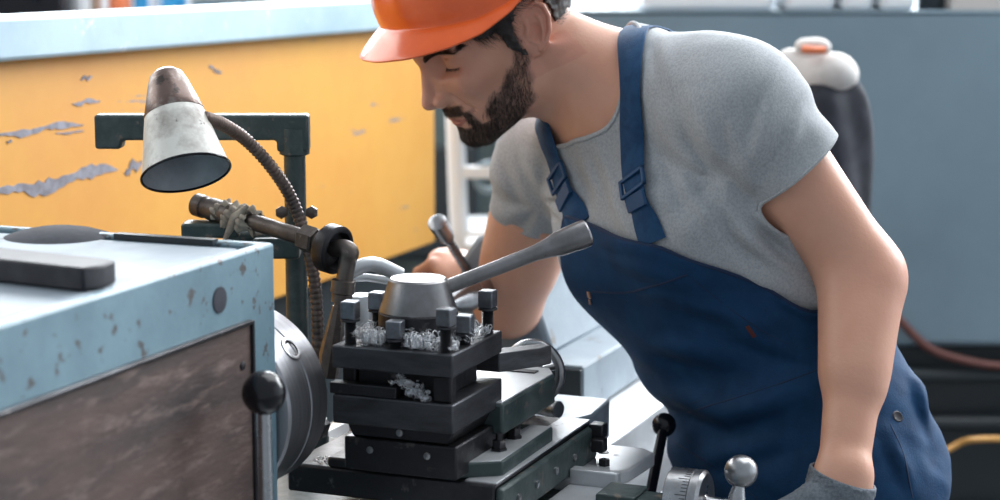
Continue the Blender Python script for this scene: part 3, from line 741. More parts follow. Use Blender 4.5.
# ================================================================== signed distance toolkit
f32 = np.float32
def V3(p): return np.array(p, dtype=np.float64)
def sph(P, c, r): return np.linalg.norm(P-V3(c), axis=1)-r
def ell(P, c, r, R=None):
    q = P-V3(c)
    if R is not None: q = q @ np.asarray(R)          # columns of R = axes
    r = V3(r); k0 = np.linalg.norm(q/r, axis=1); k1 = np.linalg.norm(q/(r*r), axis=1)+1e-9
    return k0*(k0-1)/k1
def cap(P, a, b, ra, rb=None):
    rb = ra if rb is None else rb; a = V3(a); b = V3(b); ab = b-a; q = P-a
    t = np.clip(q @ ab/(ab @ ab), 0, 1)
    return np.linalg.norm(q-t[:, None]*ab, axis=1)-(ra+(rb-ra)*t)
def smin(a, b, k):
    h = np.maximum(k-np.abs(a-b), 0)/k; return np.minimum(a, b)-h*h*k*.25
def smax(a, b, k): return -smin(-a, -b, k)
def ssub(a, b, k): return smax(a, -b, k)

def mesh_sdf(fn, lo, hi, h, coarse=4):
    """surface nets over a narrow band; returns verts, quads"""
    lo = V3(lo); hi = V3(hi); H = h*coarse
    n = np.ceil((hi-lo)/H).astype(int)+1
    g = np.stack(np.meshgrid(*[lo[i]+H*(np.arange(n[i])+.5) for i in range(3)], indexing='ij'), -1).reshape(-1, 3)
    d = np.concatenate([fn(c) for c in np.array_split(g, max(1, len(g)//200000))])
    act = np.abs(d) < H*1.4
    ci = np.stack(np.unravel_index(np.nonzero(act)[0], n), -1)
    N = n*coarse+1
    off = np.stack(np.meshgrid(*[np.arange(coarse+1)]*3, indexing='ij'), -1).reshape(-1, 3)
    ids = ci[:, None, :]*coarse+off[None]
    flat = np.unique((ids[..., 0]*N[1]+ids[..., 1])*N[2]+ids[..., 2])
    pi = np.stack([flat//(N[1]*N[2]), (flat//N[2]) % N[1], flat % N[2]], -1)
    pts = lo+pi*h
    dv = np.concatenate([fn(c) for c in np.array_split(pts, max(1, len(pts)//200000))])
    grid = np.full(int(N[0]*N[1]*N[2]), np.nan, dtype=np.float32); grid[flat] = dv
    offc = np.stack(np.meshgrid(*[np.arange(coarse)]*3, indexing='ij'), -1).reshape(-1, 3)
    cc = (ci[:, None, :]*coarse+offc[None]).reshape(-1, 3)
    cf = (cc[:, 0]*N[1]+cc[:, 1])*N[2]+cc[:, 2]
    st = np.array([N[1]*N[2], N[2], 1])
    corners = np.array([[i, j, k] for i in (0, 1) for j in (0, 1) for k in (0, 1)])
    vals = grid[cf[:, None]+(corners @ st)[None]]
    ins = vals < 0; ok = (ins.any(1)) & (~ins.all(1)) & (~np.isnan(vals).any(1))
    cc, cf, vals, ins = cc[ok], cf[ok], vals[ok], ins[ok]
    acc = np.zeros((len(cc), 3)); cnt = np.zeros(len(cc))
    for a in range(8):
        for b in range(a+1, 8):
            if np.abs(corners[a]-corners[b]).sum() != 1: continue
            m = ins[:, a] != ins[:, b]
            t = vals[m, a]/(vals[m, a]-vals[m, b])
            acc[m] += corners[a]+(corners[b]-corners[a])*t[:, None]; cnt[m] += 1
    verts = lo+(cc+acc/cnt[:, None])*h
    idx = np.full(int(N[0]*N[1]*N[2]), -1, dtype=np.int64); idx[cf] = np.arange(len(cf))
    quads = []
    for ax in range(3):
        e = st[ax]; o1 = st[(ax+1) % 3]; o2 = st[(ax+2) % 3]
        s0 = grid[cf] < 0; s1 = grid[cf+e] < 0
        m = s0 != s1; b = cf[m]; fl = s0[m]
        q = np.stack([idx[b], idx[b-o1], idx[b-o1-o2], idx[b-o2]], -1)
        good = (q >= 0).all(1); q = q[good]; fl = fl[good]
        q[~fl] = q[~fl][:, ::-1]
        quads.append(q)
    return verts, np.concatenate(quads)
def grad(fn, P, e=.0008):
    g = np.stack([fn(P+np.eye(3)[i]*e)-fn(P-np.eye(3)[i]*e) for i in range(3)], -1)
    return g/(np.linalg.norm(g, axis=1)[:, None]+1e-9)
def project(fn, P, n=2):
    for _ in range(n): P = P-fn(P)[:, None]*grad(fn, P)*.9
    return P
def march(fn, o, d, tmax=4, t0=0.0):
    o = V3(o); d = V3(d); d = d/np.linalg.norm(d); t = t0
    for _ in range(200):
        v = fn((o+d*t)[None])[0]
        if v < .0003: return o+d*t
        t += v*.8
        if t > tmax: return None
    return o+d*t
def hit(px, py, fn): return march(fn, (0, 0, CAMZ), ray(px, py), t0=1.3)
def clip(v, f, g):
    """keep the part of the quad mesh where g<=0 (g per vertex), cutting faces cleanly"""
    v = list(map(tuple, v)); g = list(g); out = []; cache = {}
    f = np.asarray(f); G = np.asarray(g); keep = (G[f] <= 0).all(1); mixed = (G[f] <= 0).any(1) & ~keep
    out = [tuple(q) for q in f[keep]]
    def cutv(a, b):
        k = (min(a, b), max(a, b))
        if k not in cache:
            t = g[a]/(g[a]-g[b]); pa_, pb = v[a], v[b]
            v.append(tuple(pa_[i]+(pb[i]-pa_[i])*t for i in range(3))); cache[k] = len(v)-1
        return cache[k]
    for q in f[mixed]:
        poly = []
        n = len(q)
        for i in range(n):
            a, b = int(q[i]), int(q[(i+1) % n])
            if g[a] <= 0: poly.append(a)
            if (g[a] <= 0) != (g[b] <= 0): poly.append(cutv(a, b))
        if len(poly) >= 3: out.append(tuple(poly))
    used = sorted({i for p in out for i in p}); mp = {o: i for i, o in enumerate(used)}
    return [v[i] for i in used], [tuple(mp[i] for i in p) for p in out]
def fbm(P, s, seed=0):
    """cheap smooth pseudo noise from sines"""
    r = np.random.default_rng(seed); o = np.zeros(len(P)); a = 1.0
    for k in range(5):
        D = r.normal(size=(3, 3)); D /= np.linalg.norm(D, axis=1)[:, None]; ph = r.uniform(0, 6, 3)
        q = P @ D.T*s*(1.0+.7*k)
        o += a*np.sin(q[:, 0]+ph[0]+1.7*np.sin(q[:, 1]+ph[1]))*np.cos(q[:, 2]+ph[2]); a *= .62
    return o/2
# ================================================================== the worker
def A3(v): return np.array(v[:], dtype=float)
LS = A3(W(740, 110, 2.13)); RS = A3(W(549, 163, 2.43))
PEL = A3(W(806, 478, 2.24)); S = (LS+RS)/2
tu = S-PEL; tu /= np.linalg.norm(tu)
tl = LS-RS; tl -= tu*(tl @ tu); tl /= np.linalg.norm(tl)
tf = np.cross(tl, tu)
TR = np.stack([tf, tl, tu], 1)                          # columns
def tw(f, l, u, o=None): return (S if o is None else o)+tf*f+tl*l+tu*u
TL = np.linalg.norm(S-PEL)
EL = A3(W(866, 272, 2.11)); WR = A3(W(841, 492, 1.985))
ER = A3(W(508, 304, 2.50)); WRR = A3(W(484, 284, 2.60))
NB = A3(W(628, 84, 2.28))
# head frame
HS = 1.06
psi, pit, rol = math.radians(23), math.radians(29), math.radians(0)
fh = np.array([-math.cos(psi), -math.sin(psi), 0]); lh = np.array([math.sin(psi), -math.cos(psi), 0]); uh = np.array([0, 0, 1.])
hf = fh*math.cos(pit)-uh*math.sin(pit); hu = uh*math.cos(pit)+fh*math.sin(pit); hl = lh
HR = np.stack([hf, hl, hu], 1)
HO = A3(W(530, 39, 2.235))-hl*.075
def hw_(x, y, z): return HO+HR @ (np.array([x, y, z])*.01*HS)
def ear(q):
    c = np.array([-1.15, 7.15, .75])
    fl = math.radians(24); ti = math.radians(24)
    # axes: u forward, v outward, w up
    w = np.array([-math.sin(ti), 0, math.cos(ti)]); u0 = np.array([math.cos(ti), 0, math.sin(ti)]); v0 = np.array([0, 1, 0])
    u = u0*math.cos(fl)-v0*math.sin(fl); v = v0*math.cos(fl)+u0*math.sin(fl)
    R = np.stack([u, v, w], 1); e = (q-c) @ R/1.0
    d = ell(e, (-.05, -.05, .1), (1.35, .30, 2.6))
    d = smin(d, ell(e, (.40, .0, -2.25), (.72, .36, .72)), .5)
    def path(pts, r, v0_):
        o = None
        for (a, b), (c_, d_) in zip(pts[:-1], pts[1:]):
            k = cap(e, (a, v0_, b), (c_, v0_, d_), r); o = k if o is None else np.minimum(o, k)
        return o
    d = smin(d, path([(.85, -.05), (1.2, 1.0), (.85, 2.05), (0, 2.6), (-.9, 2.25), (-1.42, 1.1), (-1.42, -.3), (-1.0, -1.5), (-.35, -2.3)], .24, .26), .18)
    d = smin(d, path([(-.55, -1.6), (-.72, -.5), (-.55, .6), (-.1, 1.45)], .17, .22), .22)
    d = smin(d, path([(-.1, -1.75), (.6, -1.3)], .2, .2), .3)
    d = ssub(d, ell(e, (.15, .42, -.4), (.62, .52, .95)), .25)
    d = ssub(d, ell(e, (-.2, .40, 1.75), (.62, .25, .45)), .2)
    d = smin(d, ell(e, (.95, .25, -.55), (.34, .30, .5)), .25)
    return d
def headsdf(q):
    Q = q.copy(); Q[:, 1] = np.sqrt(Q[:, 1]**2+.02); x, y, z = Q.T
    d = ell(q, (.1, 0, 4.5), (9.5, 7.35, 8.3))
    d = smin(d, ell(Q, (4.5, 0, -.2), (5.1, 6.0, 6.8)), 2.0)
    d = smin(d, cap(Q, (.6, 5.7, -.5), (1.3, 5.3, -5.0), 1.3, 1.5), 1.6)
    d = smin(d, cap(Q, (1.5, 5.1, -5.1), (7.2, 1.8, -7.5), 1.5, 1.25), 1.5)
    d = smin(d, ell(q, (4.3, 0, -4.7), (4.6, 4.7, 3.5)), 1.5)
    d = smin(d, ell(q, (8.0, 0, -7.35), (1.45, 1.9, 1.45)), 1.0)
    d = smin(d, ell(Q, (6.5, 4.5, -.9), (2.1, 1.5, 1.5)), 1.6)
    d = smin(d, ell(q, (7.2, 0, -4.3), (2.35, 3.1, 2.5)), 1.3)
    d = smin(d, cap(Q, (8.95, .4, 2.95), (7.1, 4.6, 3.1), .95, .75), 1.0)
    d = ssub(d, ell(Q, (9.0, 3.5, 1.55), (1.75, 2.0, 1.2)), 1.1)
    d = ssub(d, ell(Q, (9.5, 2.2, 1.2), (1.6, .9, 1.0)), .8)
    d = ssub(d, ell(Q, (5.6, 7.7, -3.6), (2.6, 2.0, 2.0)), 1.6)
    d = ssub(d, ell(Q, (6.6, 8.1, 3.6), (2.4, 1.7, 2.2)), 1.4)
    # nose
    n = cap(q, (9.1, 0, 2.1), (10.6, 0, -1.2), .62, .72)
    n = smin(n, cap(Q, (8.6, .8, .8), (9.4, 1.0, -1.8), .45, .75), .8)
    n = smin(n, ell(q, (10.85, 0, -1.95), (.95, .80, .80)), .6)
    n = smin(n, ell(Q, (9.95, 1.2, -2.2), (.98, .62, .72)), .35)
    n = smin(n, cap(q, (10.5, 0, -2.4), (9.6, 0, -3.0), .42, .4), .4)
    d = smin(d, n, .55)
    d = ssub(d, ell(Q, (10.15, .62, -2.95), (.55, .30, .38)), .2)
    d = ssub(d, cap(Q, (8.9, 2.3, -2.0), (7.9, 3.4, -4.2), .05, .03), .7)
    # lips
    up = np.minimum(cap(Q, (9.35, 0, -4.62), (8.95, 1.2, -4.72), .40, .36), cap(Q, (8.95, 1.2, -4.72), (8.05, 2.5, -5.08), .36, .16))
    lw_ = np.minimum(cap(Q, (9.1, 0, -5.48), (8.72, 1.2, -5.45), .50, .42), cap(Q, (8.72, 1.2, -5.45), (8.05, 2.35, -5.2), .42, .16))
    d = smin(d, up, .35); d = smin(d, lw_, .35)
    d = ssub(d, ell(q, (10.1, 0, -6.35), (.9, 1.8, .5)), .7)
    d = ssub(d, np.minimum(cap(Q, (9.9, 0, -5.05), (9.2, 1.3, -5.03), .09), cap(Q, (9.2, 1.3, -5.03), (8.2, 2.6, -5.15), .09, .06)), .25)
    # eyelids
    c = (7.0, 3.4, 1.65)
    sp = ell(Q, c, (1.30, 1.50, 1.25))
    upper = smax(sp, -(z-1.03+.10*(y-3.4)**2), .10)
    lower = smax(sph(Q, c, 1.24), z-.88, .12)
    d = smin(d, upper, .6); d = smin(d, lower, .7)
    d = ssub(d, np.minimum(cap(Q, (8.45, 2.3, 2.0), (8.3, 3.4, 2.25), .03), cap(Q, (8.3, 3.4, 2.25), (7.5, 4.5, 1.9), .03)), .3)
    return d
def head_all(q):
    d = headsdf(q)
    ql = q.copy(); 
    for s in (1, -1):
        qq = q*np.array([1, s, 1]); near = np.abs(qq-np.array([-1.1, 7.4, .3])).max(1) < 4.6
        if near.any():
            e = np.full(len(q), 9.0); e[near] = ear(qq[near]); d = smin(d, e, .35)
    return d
def toH(P): return (P-HO) @ HR*(100/HS)
def handsdf(P, w, d, n, s, L=1.0, curl=(35, 55, 35), inflate=0.0, thumb=.5):
    """w wrist, d towards fingers, n palm normal (palm side), s towards thumb side"""
    d = d/np.linalg.norm(d); n = n-d*(n @ d); n /= np.linalg.norm(n); s = s-d*(s @ d)-n*(s @ n); s /= np.linalg.norm(s)
    R = np.stack([d, s, n], 1); q = (P-w) @ R/L
    r = smin(ell(q, (.052, 0, .002), (.052, .040, .0155)), ell(q, (.035, .022, .010), (.034, .019, .016)), .012)
    r = smin(r, cap(q, (-.02, 0, 0), (.03, 0, 0), .0215, .023), .015)
    for i, (yy, ln, x0) in enumerate(((.030, .072, .088), (.0105, .080, .093), (-.0095, .074, .090), (-.028, .058, .083))):
        p = np.array([x0-.012, yy, 0.0]); a = 0; rr = .0092-(.001 if i == 3 else 0)
        p2 = p
        for seg, fr in enumerate((.45, .30, .25)):
            a += math.radians(curl[seg])*(1+.06*i)
            p2 = p+np.array([math.cos(a), -.06*(i-1.3)*(.3), math.sin(a)])*ln*fr*1.12
            r = smin(r, cap(q, p, p2, rr, rr*.92), .006 if seg == 0 else .003); p = p2; rr *= .93
    t0 = np.array([.020, .030, .010]); t1 = t0+np.array([.030, .022, .010+.02*thumb]); t2 = t1+np.array([.028, -.004, .008+.02*thumb])
    r = smin(r, cap(q, t0, t1, .0125, .0105), .01); r = smin(r, cap(q, t1, t2, .0105, .0088), .004)
    return r*L-inflate
# left hand (gloved) reaches to the crank; right hand rests on the tailstock
dL = A3(W(800, 600, 1.96))-WR; nL = np.array([-.7, .5, -.3]); sL = np.array([-.6, -.8, .1])
dR = A3(W(458, 266, 2.63))-WRR; nR = np.array([-.1, .3, -1.]); sR = np.array([-.2, -1, .1])
HANDL = dict(w=WR, d=dL, n=nL, s=sL, L=1.0, curl=(25, 45, 30)); HANDR = dict(w=WRR, d=dR, n=nR, s=sR, L=.92, curl=(50, 65, 40))

KNL = PEL+tl*.10+np.array([-.10, -.06, -.44]); KNR = PEL-tl*.10+np.array([-.06, .06, -.44])
HPL = PEL+tl*.075+np.array([-.02, 0, -.03]); HPR = PEL-tl*.09+np.array([0, 0, -.03])
ANL = np.array([KNL[0]+.07, KNL[1]+.03, .08]); ANR = np.array([KNR[0]+.10, KNR[1]+.06, .08])
TRAP = A3(W(702, 93, 2.17))
def torso(P):
    d = ell(P, tw(-.002, 0, -.15)+np.array([.012, 0, 0]), (.106, .160, .20), TR)
    d = smin(d, ell(P, tw(.035, .075, -.10), (.075, .085, .075), TR), .05)
    d = smin(d, ell(P, tw(.030, -.062, -.10), (.072, .080, .075), TR), .05)
    d = smin(d, ell(P, tw(-.035, .065, -.07), (.066, .085, .10), TR), .05)
    d = smin(d, ell(P, tw(-.035, -.08, -.06), (.07, .09, .10), TR), .05)
    d = smin(d, ell(P, tw(-.012, 0, -TL*.62)+np.array([.020, 0, 0]), (.082, .132, .18), TR), .06)
    d = smin(d, ell(P, PEL-tf*.0+np.array([-.006, 0, 0]), (.094, .142, .135), TR), .06)
    d = smin(d, ell(P, PEL-tf*.036+tl*.05+tu*.03, (.078, .075, .11), TR), .05)
    d = smin(d, ell(P, PEL-tf*.03-tl*.06-tu*.03, (.075, .08, .11), TR), .05)
    m = NB-np.array([0, 0, .012])
    d = smin(d, cap(P, m, TRAP, .060, .0585), .04)
    d = smin(d, cap(P, NB-np.array([0, 0, .035]), RS, .060, .05), .05)
    d = smin(d, sph(P, LS, .056), .03); d = smin(d, sph(P, RS, .052), .03)
    return d
def neck(P):
    d = cap(P, hw_(-1.8, 0, -2.2), NB+np.array([-.004, 0, -.01]), .057, .062)
    for s in (1, -1):
        d = smin(d, cap(P, hw_(-2.4, 4.6*s, -2.6), S+tf*.040+tl*.015*s+tu*.030, .014, .010), .022)
    d = smin(d, cap(P, hw_(2.6, 0, -5.8), hw_(-1.8, 0, -2.2)*.45+NB*.55+tf*.012, .028, .040), .03)
    return d
def armL(P):
    ax = (EL-LS)/np.linalg.norm(EL-LS); fx = (WR-EL)/np.linalg.norm(WR-EL)
    side = np.array([1., 0, 0])
    d = cap(P, LS, EL, .047, .034)
    d = smin(d, cap(P, LS+ax*.07+side*-.012, LS+ax*.20+side*-.012, .034, .029), .02)     # biceps
    d = smin(d, cap(P, LS+ax*.06+side*.012+np.array([0, 0, .008]), LS+ax*.18+side*.008, .034, .029), .02)  # triceps
    d = smin(d, sph(P, EL+side*.010+np.array([0, .01, .0]), .027), .02)
    d = smin(d, cap(P, EL, WR, .036, .0245), .02)
    d = smin(d, cap(P, EL-ax*.02+side*-.006, EL+fx*.11+side*-.004, .034, .032), .02)
    d = smin(d, cap(P, EL+fx*.02+side*.010, EL+fx*.13+side*.006, .031, .024), .02)
    d = smin(d, ell(P, WR-fx*.01, (.027, .024, .03)), .02)
    return d
def armR(P):
    d = cap(P, RS, ER, .052, .040)
    d = smin(d, cap(P, RS+(ER-RS)*.3, RS+(ER-RS)*.7, .048, .044), .03)
    d = smin(d, cap(P, ER, WRR, .040, .028), .02)
    return d
HC = hw_(1.5, 0, 2)
def region(P, fn, c, r, far=None):
    m = np.linalg.norm(P-c, axis=1) < r
    d = np.linalg.norm(P-c, axis=1)-r*.72; d[m] = fn(P[m]); return d
def legs(P):
    d = np.minimum(cap(P, HPL, KNL, .078, .058), cap(P, HPR, KNR, .080, .058))
    d = smin(d, np.minimum(cap(P, KNL, ANL, .060, .04), cap(P, KNR, ANR, .060, .04)), .03)
    return d
def body(P):
    out = region(P, lambda Q: head_all(toH(Q))*.01*HS, HC, .22)
    out = smin(out, neck(P), .018)
    out = smin(out, torso(P), .03)
    out = smin(out, armL(P), .025); out = smin(out, armR(P), .025)
    out = smin(out, region(P, lambda Q: handsdf(Q, **HANDL), WR+.07*dL/np.linalg.norm(dL), .16), .012)
    out = smin(out, region(P, lambda Q: handsdf(Q, **HANDR), WRR+.07*dR/np.linalg.norm(dR), .16), .012)
    out = smin(out, legs(P), .05)
    return out
import time as _t
_t0 = _t.time()
allp = np.array([LS, RS, PEL, EL, WR, ER, WRR, NB, ANL, ANR, KNL, KNR, HC])
lo = allp.min(0)-.22; hi = allp.max(0)+.22; lo[2] = .04
bv, bf = mesh_sdf(body, lo, hi, .0028)
print('body', len(bv), _t.time()-_t0)
# refine the head: subdivide twice then snap back to the surface
def refine(v, f, sel_fn, fn, times=1):
    for _ in range(times):
        me = bpy.data.meshes.new('t'); me.from_pydata([tuple(p) for p in v], [], [tuple(int(i) for i in t) for t in f])
        bm = bmesh.new(); bm.from_mesh(me); bm.verts.ensure_lookup_table()
        co = np.array([p.co[:] for p in bm.verts]); s = sel_fn(co)
        ed = [e for e in bm.edges if s[e.verts[0].index] and s[e.verts[1].index]]
        bmesh.ops.subdivide_edges(bm, edges=ed, cuts=1, use_grid_fill=True)
        bm.verts.ensure_lookup_table(); bm.verts.index_update()
        v = np.array([p.co[:] for p in bm.verts]); f = [tuple(p.index for p in q.verts) for q in bm.faces]
        bm.free(); bpy.data.meshes.remove(me)
        s = sel_fn(v); v[s] = project(fn, v[s], 2)
    return v, f
def selface(co):
    q = toH(co); return (q[:, 0] > -3.6) & (q[:, 2] < 5.6) & (q[:, 2] > -10) & (q[:, 1] > -5) & (q[:, 0] < 14) & (q[:, 1] < 10)
hb = lambda P: smin(head_all(toH(P))*.01*HS, smin(neck(P), torso(P), .03), .018)
bv, bf = refine(bv, bf, selface, hb, 2)
print('refined', len(bv), _t.time()-_t0)

# ------------------------------------------------------------------ skin material, real pigment regions in a colour attribute
def sstep(a, b, x): t = np.clip((x-a)/(b-a), 0, 1); return t*t*(3-2*t)
def beardmask(q):
    x, y, z = q[:, 0], np.abs(q[:, 1]), q[:, 2]
    # beard line on the cheek: from sideburn (x 2, z 0) down to the mouth corner (x 7.6, z -4.2)
    line = -1.2-(x-2.0)*.62+.25*np.sin(x*2.3)
    line = np.where(x < 2.6, 3.5-(x-.4)*2.15, line)
    m = sstep(.35, -.9, z-line)
    m = m*sstep(.4, 1.2, x-.37*np.maximum(0, -2-z)-.2+.2*np.sin(z*3))                        # behind: stop at the ear
    low = -8.6+.0*x+(x < 7)*(7-x)*.47
    m = m*sstep(-1.0, .2, z-low+.6)
    # moustache
    mo_ = sstep(2.9, 2.3, y)*sstep(-3.05, -3.35, z)*sstep(-4.6, -4.35, z)*(x > 7.0)
    mo_ = np.maximum(mo_, sstep(3.5, 2.9, y)*sstep(2.1, 2.5, y)*sstep(-3.9, -4.3, z)*sstep(-6.4, -6., z)*(x > 6.6))
    # clear cheeks & lips & soul patch borders
    inner = sstep(3.6, 4.4, y)+(z < -6.1)+sstep(6.6, 6.0, x)
    m = m*np.clip(inner, 0, 1)
    sp_ = sstep(.9, .5, y)*(z < -5.9)*(x > 7)
    m = np.clip(np.maximum(np.maximum(m, mo_), sp_), 0, 1)
    lips = (y < 2.4) & (z > -5.95) & (z < -4.35) & (x > 7.6)
    return np.where(lips, 0, m)
def lipmask(q):
    x, y, z = q[:, 0], np.abs(q[:, 1]), q[:, 2]
    top = -4.42-.10*np.exp(-(y/.35)**2)-.16*y; bot = -5.92+.14*y*y*.9
    return sstep(0, .15, top-z)*sstep(0, .15, z-bot)*sstep(2.5, 2.2, y)*(x > 7.4)
def browcurve(t, s): return np.array([9.55-2.4*t*t-.55*t, s*(1.15+4.1*t), 2.6+.75*math.sin(t*2.1)-.25*t])
q = toH(bv); inh = np.linalg.norm(bv-HC, axis=1) < .19
col = np.tile(np.array([.66, .345, .24]), (len(bv), 1))
nz = fbm(bv, 60, 2)
nz = nz+.7*fbm(bv, 25, 12)+.5*fbm(bv, 160, 13)
col *= (1+.05*nz[:, None]*np.array([.5, 1, 1.]))
bm_ = beardmask(q)*inh; lm = lipmask(q)*inh
red = np.exp(-((np.abs(q[:, 1])-4.6)**2+(q[:, 0]-7)**2+(q[:, 2]+1.2)**2)/4.5)*.5+np.exp(-((q[:, 0]-11.2)**2+q[:, 1]**2+(q[:, 2]+1.9)**2)/1.6)*.5
earm = (np.abs(q[:, 1]) > 6.6)*(np.abs(q[:, 0]+1.0) < 3.2)*(np.abs(q[:, 2]) < 4)
red = np.clip(red+.45*earm, 0, 1)*inh
def mixc(c, t, m): return c*(1-m[:, None])+np.array(t)*m[:, None]
col = mixc(col, (.56, .23, .175), red*.8)
col = mixc(col, (.13, .088, .075), bm_*np.interp(q[:, 0], [1.5, 5.], [.45, .70]))
col = mixc(col, (.42, .15, .13), lm*.85)
# scalp under the hair
hm = inh*sstep(.6, 0.2, (2.6-np.clip(q[:, 2], -9, 9))*0+0)
# forearm / elbow warmth
ew = np.exp(-(np.linalg.norm(bv-EL-np.array([.03, 0, 0]), axis=1)/.05)**2)
col = mixc(col, (.60, .27, .20), np.clip(ew, 0, 1)*.45)
M_skin = mat('skin', (.6, .35, .26), .44, 0, sss=.06, bump=.16, bscale=240, spec=.42)
nt = M_skin.node_tree; at = nt.nodes.new('ShaderNodeAttribute'); at.attribute_name = 'pigment'
nt.links.new(at.outputs['Color'], nt.nodes['Principled BSDF'].inputs['Base Color'])
per = mesh_obj('person', bv, bf, M_skin)
ca = per.data.color_attributes.new('pigment', 'FLOAT_COLOR', 'POINT')
ca.data.foreach_set('color', np.concatenate([col, np.ones((len(col), 1))], 1).astype(np.float32).ravel())
tag(per, 'bearded worker in grey t-shirt, blue bib overalls and orange hard hat leaning over the lathe', 'person')

# eyeballs
M_eye = mat('eye white', (.55, .52, .5), .2); M_iris = mat('brown iris', (.06, .03, .02), .15)
for s in (1, -1):
    c = hw_(7.0, 3.4*s, 1.65)
    e = MB().ball((0, 0, 0), .0121, 24, 16); m = e.build('eye', M_eye, per); m.location = c
    dirv = HR @ np.array([.78, 0, -.62]); M = MB(); M.rev(tuple(dirv*.0112), tuple(dirv), [(.0001, .0014), (.004, .0012), (.0055, .0005)], 20, cap=False); M.build('iris', M_iris, m)

# ------------------------------------------------------------------ hair strands
def strands(name, pts, nrm, dirs, length, width, mt, parent, seed=1, droop=.0, seg=3, lift=.25):
    r = np.random.default_rng(seed); n = len(pts); L = length*r.uniform(.65, 1.25, n)
    D = dirs+nrm*lift; D /= np.linalg.norm(D, axis=1)[:, None]
    sd = np.cross(D, nrm); sd /= np.linalg.norm(sd, axis=1)[:, None]+1e-9
    jit = r.normal(size=(n, 3))*.18
    vs = []
    for k in range(seg+1):
        t = k/seg; c = pts+(D+jit*t)*(L*t)[:, None]-nrm*(lift*.55*L*t*t)[:, None]
        w = width*(1-.85*t)
        vs.append(c-sd*w/2); vs.append(c+sd*w/2); vs.append(c+nrm*w*.6)
    V = np.stack(vs, 1).reshape(-1, 3); nv = 3*(seg+1); F = []
    base = np.arange(n)*nv
    for k in range(seg):
        a = base+3*k
        for i, j in ((0, 1), (1, 2), (2, 0)):
            F.append(np.stack([a+i, a+j, a+3+j, a+3+i], 1))
    F = np.concatenate(F)
    return mesh_obj(name, V, F, mt, parent, smooth=True)
def sample(v, f, maskfn, n, seed):
    """random points on faces where mask is high"""
    r = np.random.default_rng(seed)
    q4 = np.array([t[:4] if len(t) >= 4 else (t[0], t[1], t[2], t[2]) for t in f]); c = v[q4].mean(1)
    w = maskfn(c); ar = np.linalg.norm(np.cross(v[q4[:, 2]]-v[q4[:, 0]], v[q4[:, 3]]-v[q4[:, 1]]), axis=1)/2
    p = w*ar; p = p/p.sum(); i = r.choice(len(q4), n, p=p)
    a, b = r.uniform(size=(2, n, 1)); Q = v[q4[i]]
    return Q[:, 0]*(1-a)*(1-b)+Q[:, 1]*a*(1-b)+Q[:, 2]*a*b+Q[:, 3]*(1-a)*b
headf = lambda P: head_all(toH(P))*.01*HS
near = lambda c: (np.linalg.norm(c-HC, axis=1) < .19)
# beard
bp = sample(bv, bf, lambda c: near(c)*beardmask(toH(c))**1.2*np.interp(toH(c)[:, 0], [1.5, 4.5], [.40, 1]), 13500, 11)
bn = grad(headf, bp); bp = bp-headf(bp)[:, None]*bn
qq = toH(bp)
dl_ = np.stack([np.full(len(qq), .35), np.sign(qq[:, 1])*-.05, np.full(len(qq), -1.)], 1)
dl_[:, 0] += np.where((qq[:, 2] > -4.7) & (qq[:, 0] > 7), -.3, 0); dl_[:, 1] += np.where((qq[:, 2] > -4.7) & (qq[:, 0] > 7), np.sign(qq[:, 1])*1.1, 0)
dw = dl_ @ HR.T; dw -= bn*(dw*bn).sum(1)[:, None]; dw /= np.linalg.norm(dw, axis=1)[:, None]
ln = np.where(qq[:, 0] > 6.3, .0078, .0055); ln = np.where((qq[:, 2] > -4.8) & (qq[:, 0] > 7), .0062, ln)
beard = strands('beard', bp, bn, dw, ln, .00032, M_beard, per, 3, lift=.45, seg=2)
# eyebrows
ep = []; er = np.random.default_rng(5)
for s in (1, -1):
    P_ = []; Dd = []
    for i in range(760):
        t = er.uniform(0, 1); wd = .42*(1-.6*t)*(min(1, t*5+.4)); p = browcurve(t, s); p[2] += er.uniform(-wd, wd); P_.append(hw_(*p)); Dd.append(HR @ np.array([-.35-.5*t, s*1.0, .55-.9*t]))
    P_ = project(headf, np.array(P_), 6); N_ = grad(headf, P_); Dd = np.array(Dd); Dd -= N_*(Dd*N_).sum(1)[:, None]; Dd /= np.linalg.norm(Dd, axis=1)[:, None]
    strands('eyebrow', P_, N_, Dd, .0085, .0004, M_hair, per, 6, lift=.2)
    P_ = []; Dd = []
    for i in range(170):
        t = er.uniform(-1, 1); yy = 3.4+1.3*t; P_.append(hw_(7.0+1.33*math.sqrt(max(.05, 1-(1.1*t)**2*.75-.2)), s*yy, 1.03-.12*(1.15*t)**2)); Dd.append(HR @ np.array([.75, s*.25*t, -.65]))
    P_ = project(headf, np.array(P_), 4); N_ = grad(headf, P_); P_ = P_+N_*.0004; Dd = np.array(Dd)
    strands('eyelashes', P_, N_, Dd, .0045, .0003, M_hair, per, 7, lift=.12)
# hair base + strands
def hairmask_q(q):
    x, y, z = q[:, 0], np.abs(q[:, 1]), q[:, 2]
    front = 6.3-.95*np.maximum(0, 4.2-z)*1.0                   # temple line
    front = np.where(z < 2.6, np.minimum(front, 2.9-.25*(2.6-z)), front)
    m = (front-x)
    # around the ear
    earc = np.sqrt(((x+1.2)/2.75)**2+((z-.7)/3.6)**2)
    m = np.minimum(m, np.where((y > 4.5), (earc-1)*2.2, 9))
    m = np.minimum(m, np.where(x > -1.3, (z-(-1.2)), 9))
    m = np.minimum(m, np.where(x <= -1.3, z+.4, 9))
    m = np.minimum(m, np.where(x > 1, 9, np.where((x > -1.3) & (z < .2), 1.9-np.abs(x-1.9)*1.1-0, 9)))
    return m
def hairbase(P):
    q = toH(P); d = head_s(q)*.01-.0045; return d-.0022*fbm(q, 1.3, 3)-.0012*fbm(q, 3.5, 4)
def head_s(q): return smin(ell(q, (.1, 0, 4.5), (9.5, 7.35, 8.3)), headsdf(q), .3)
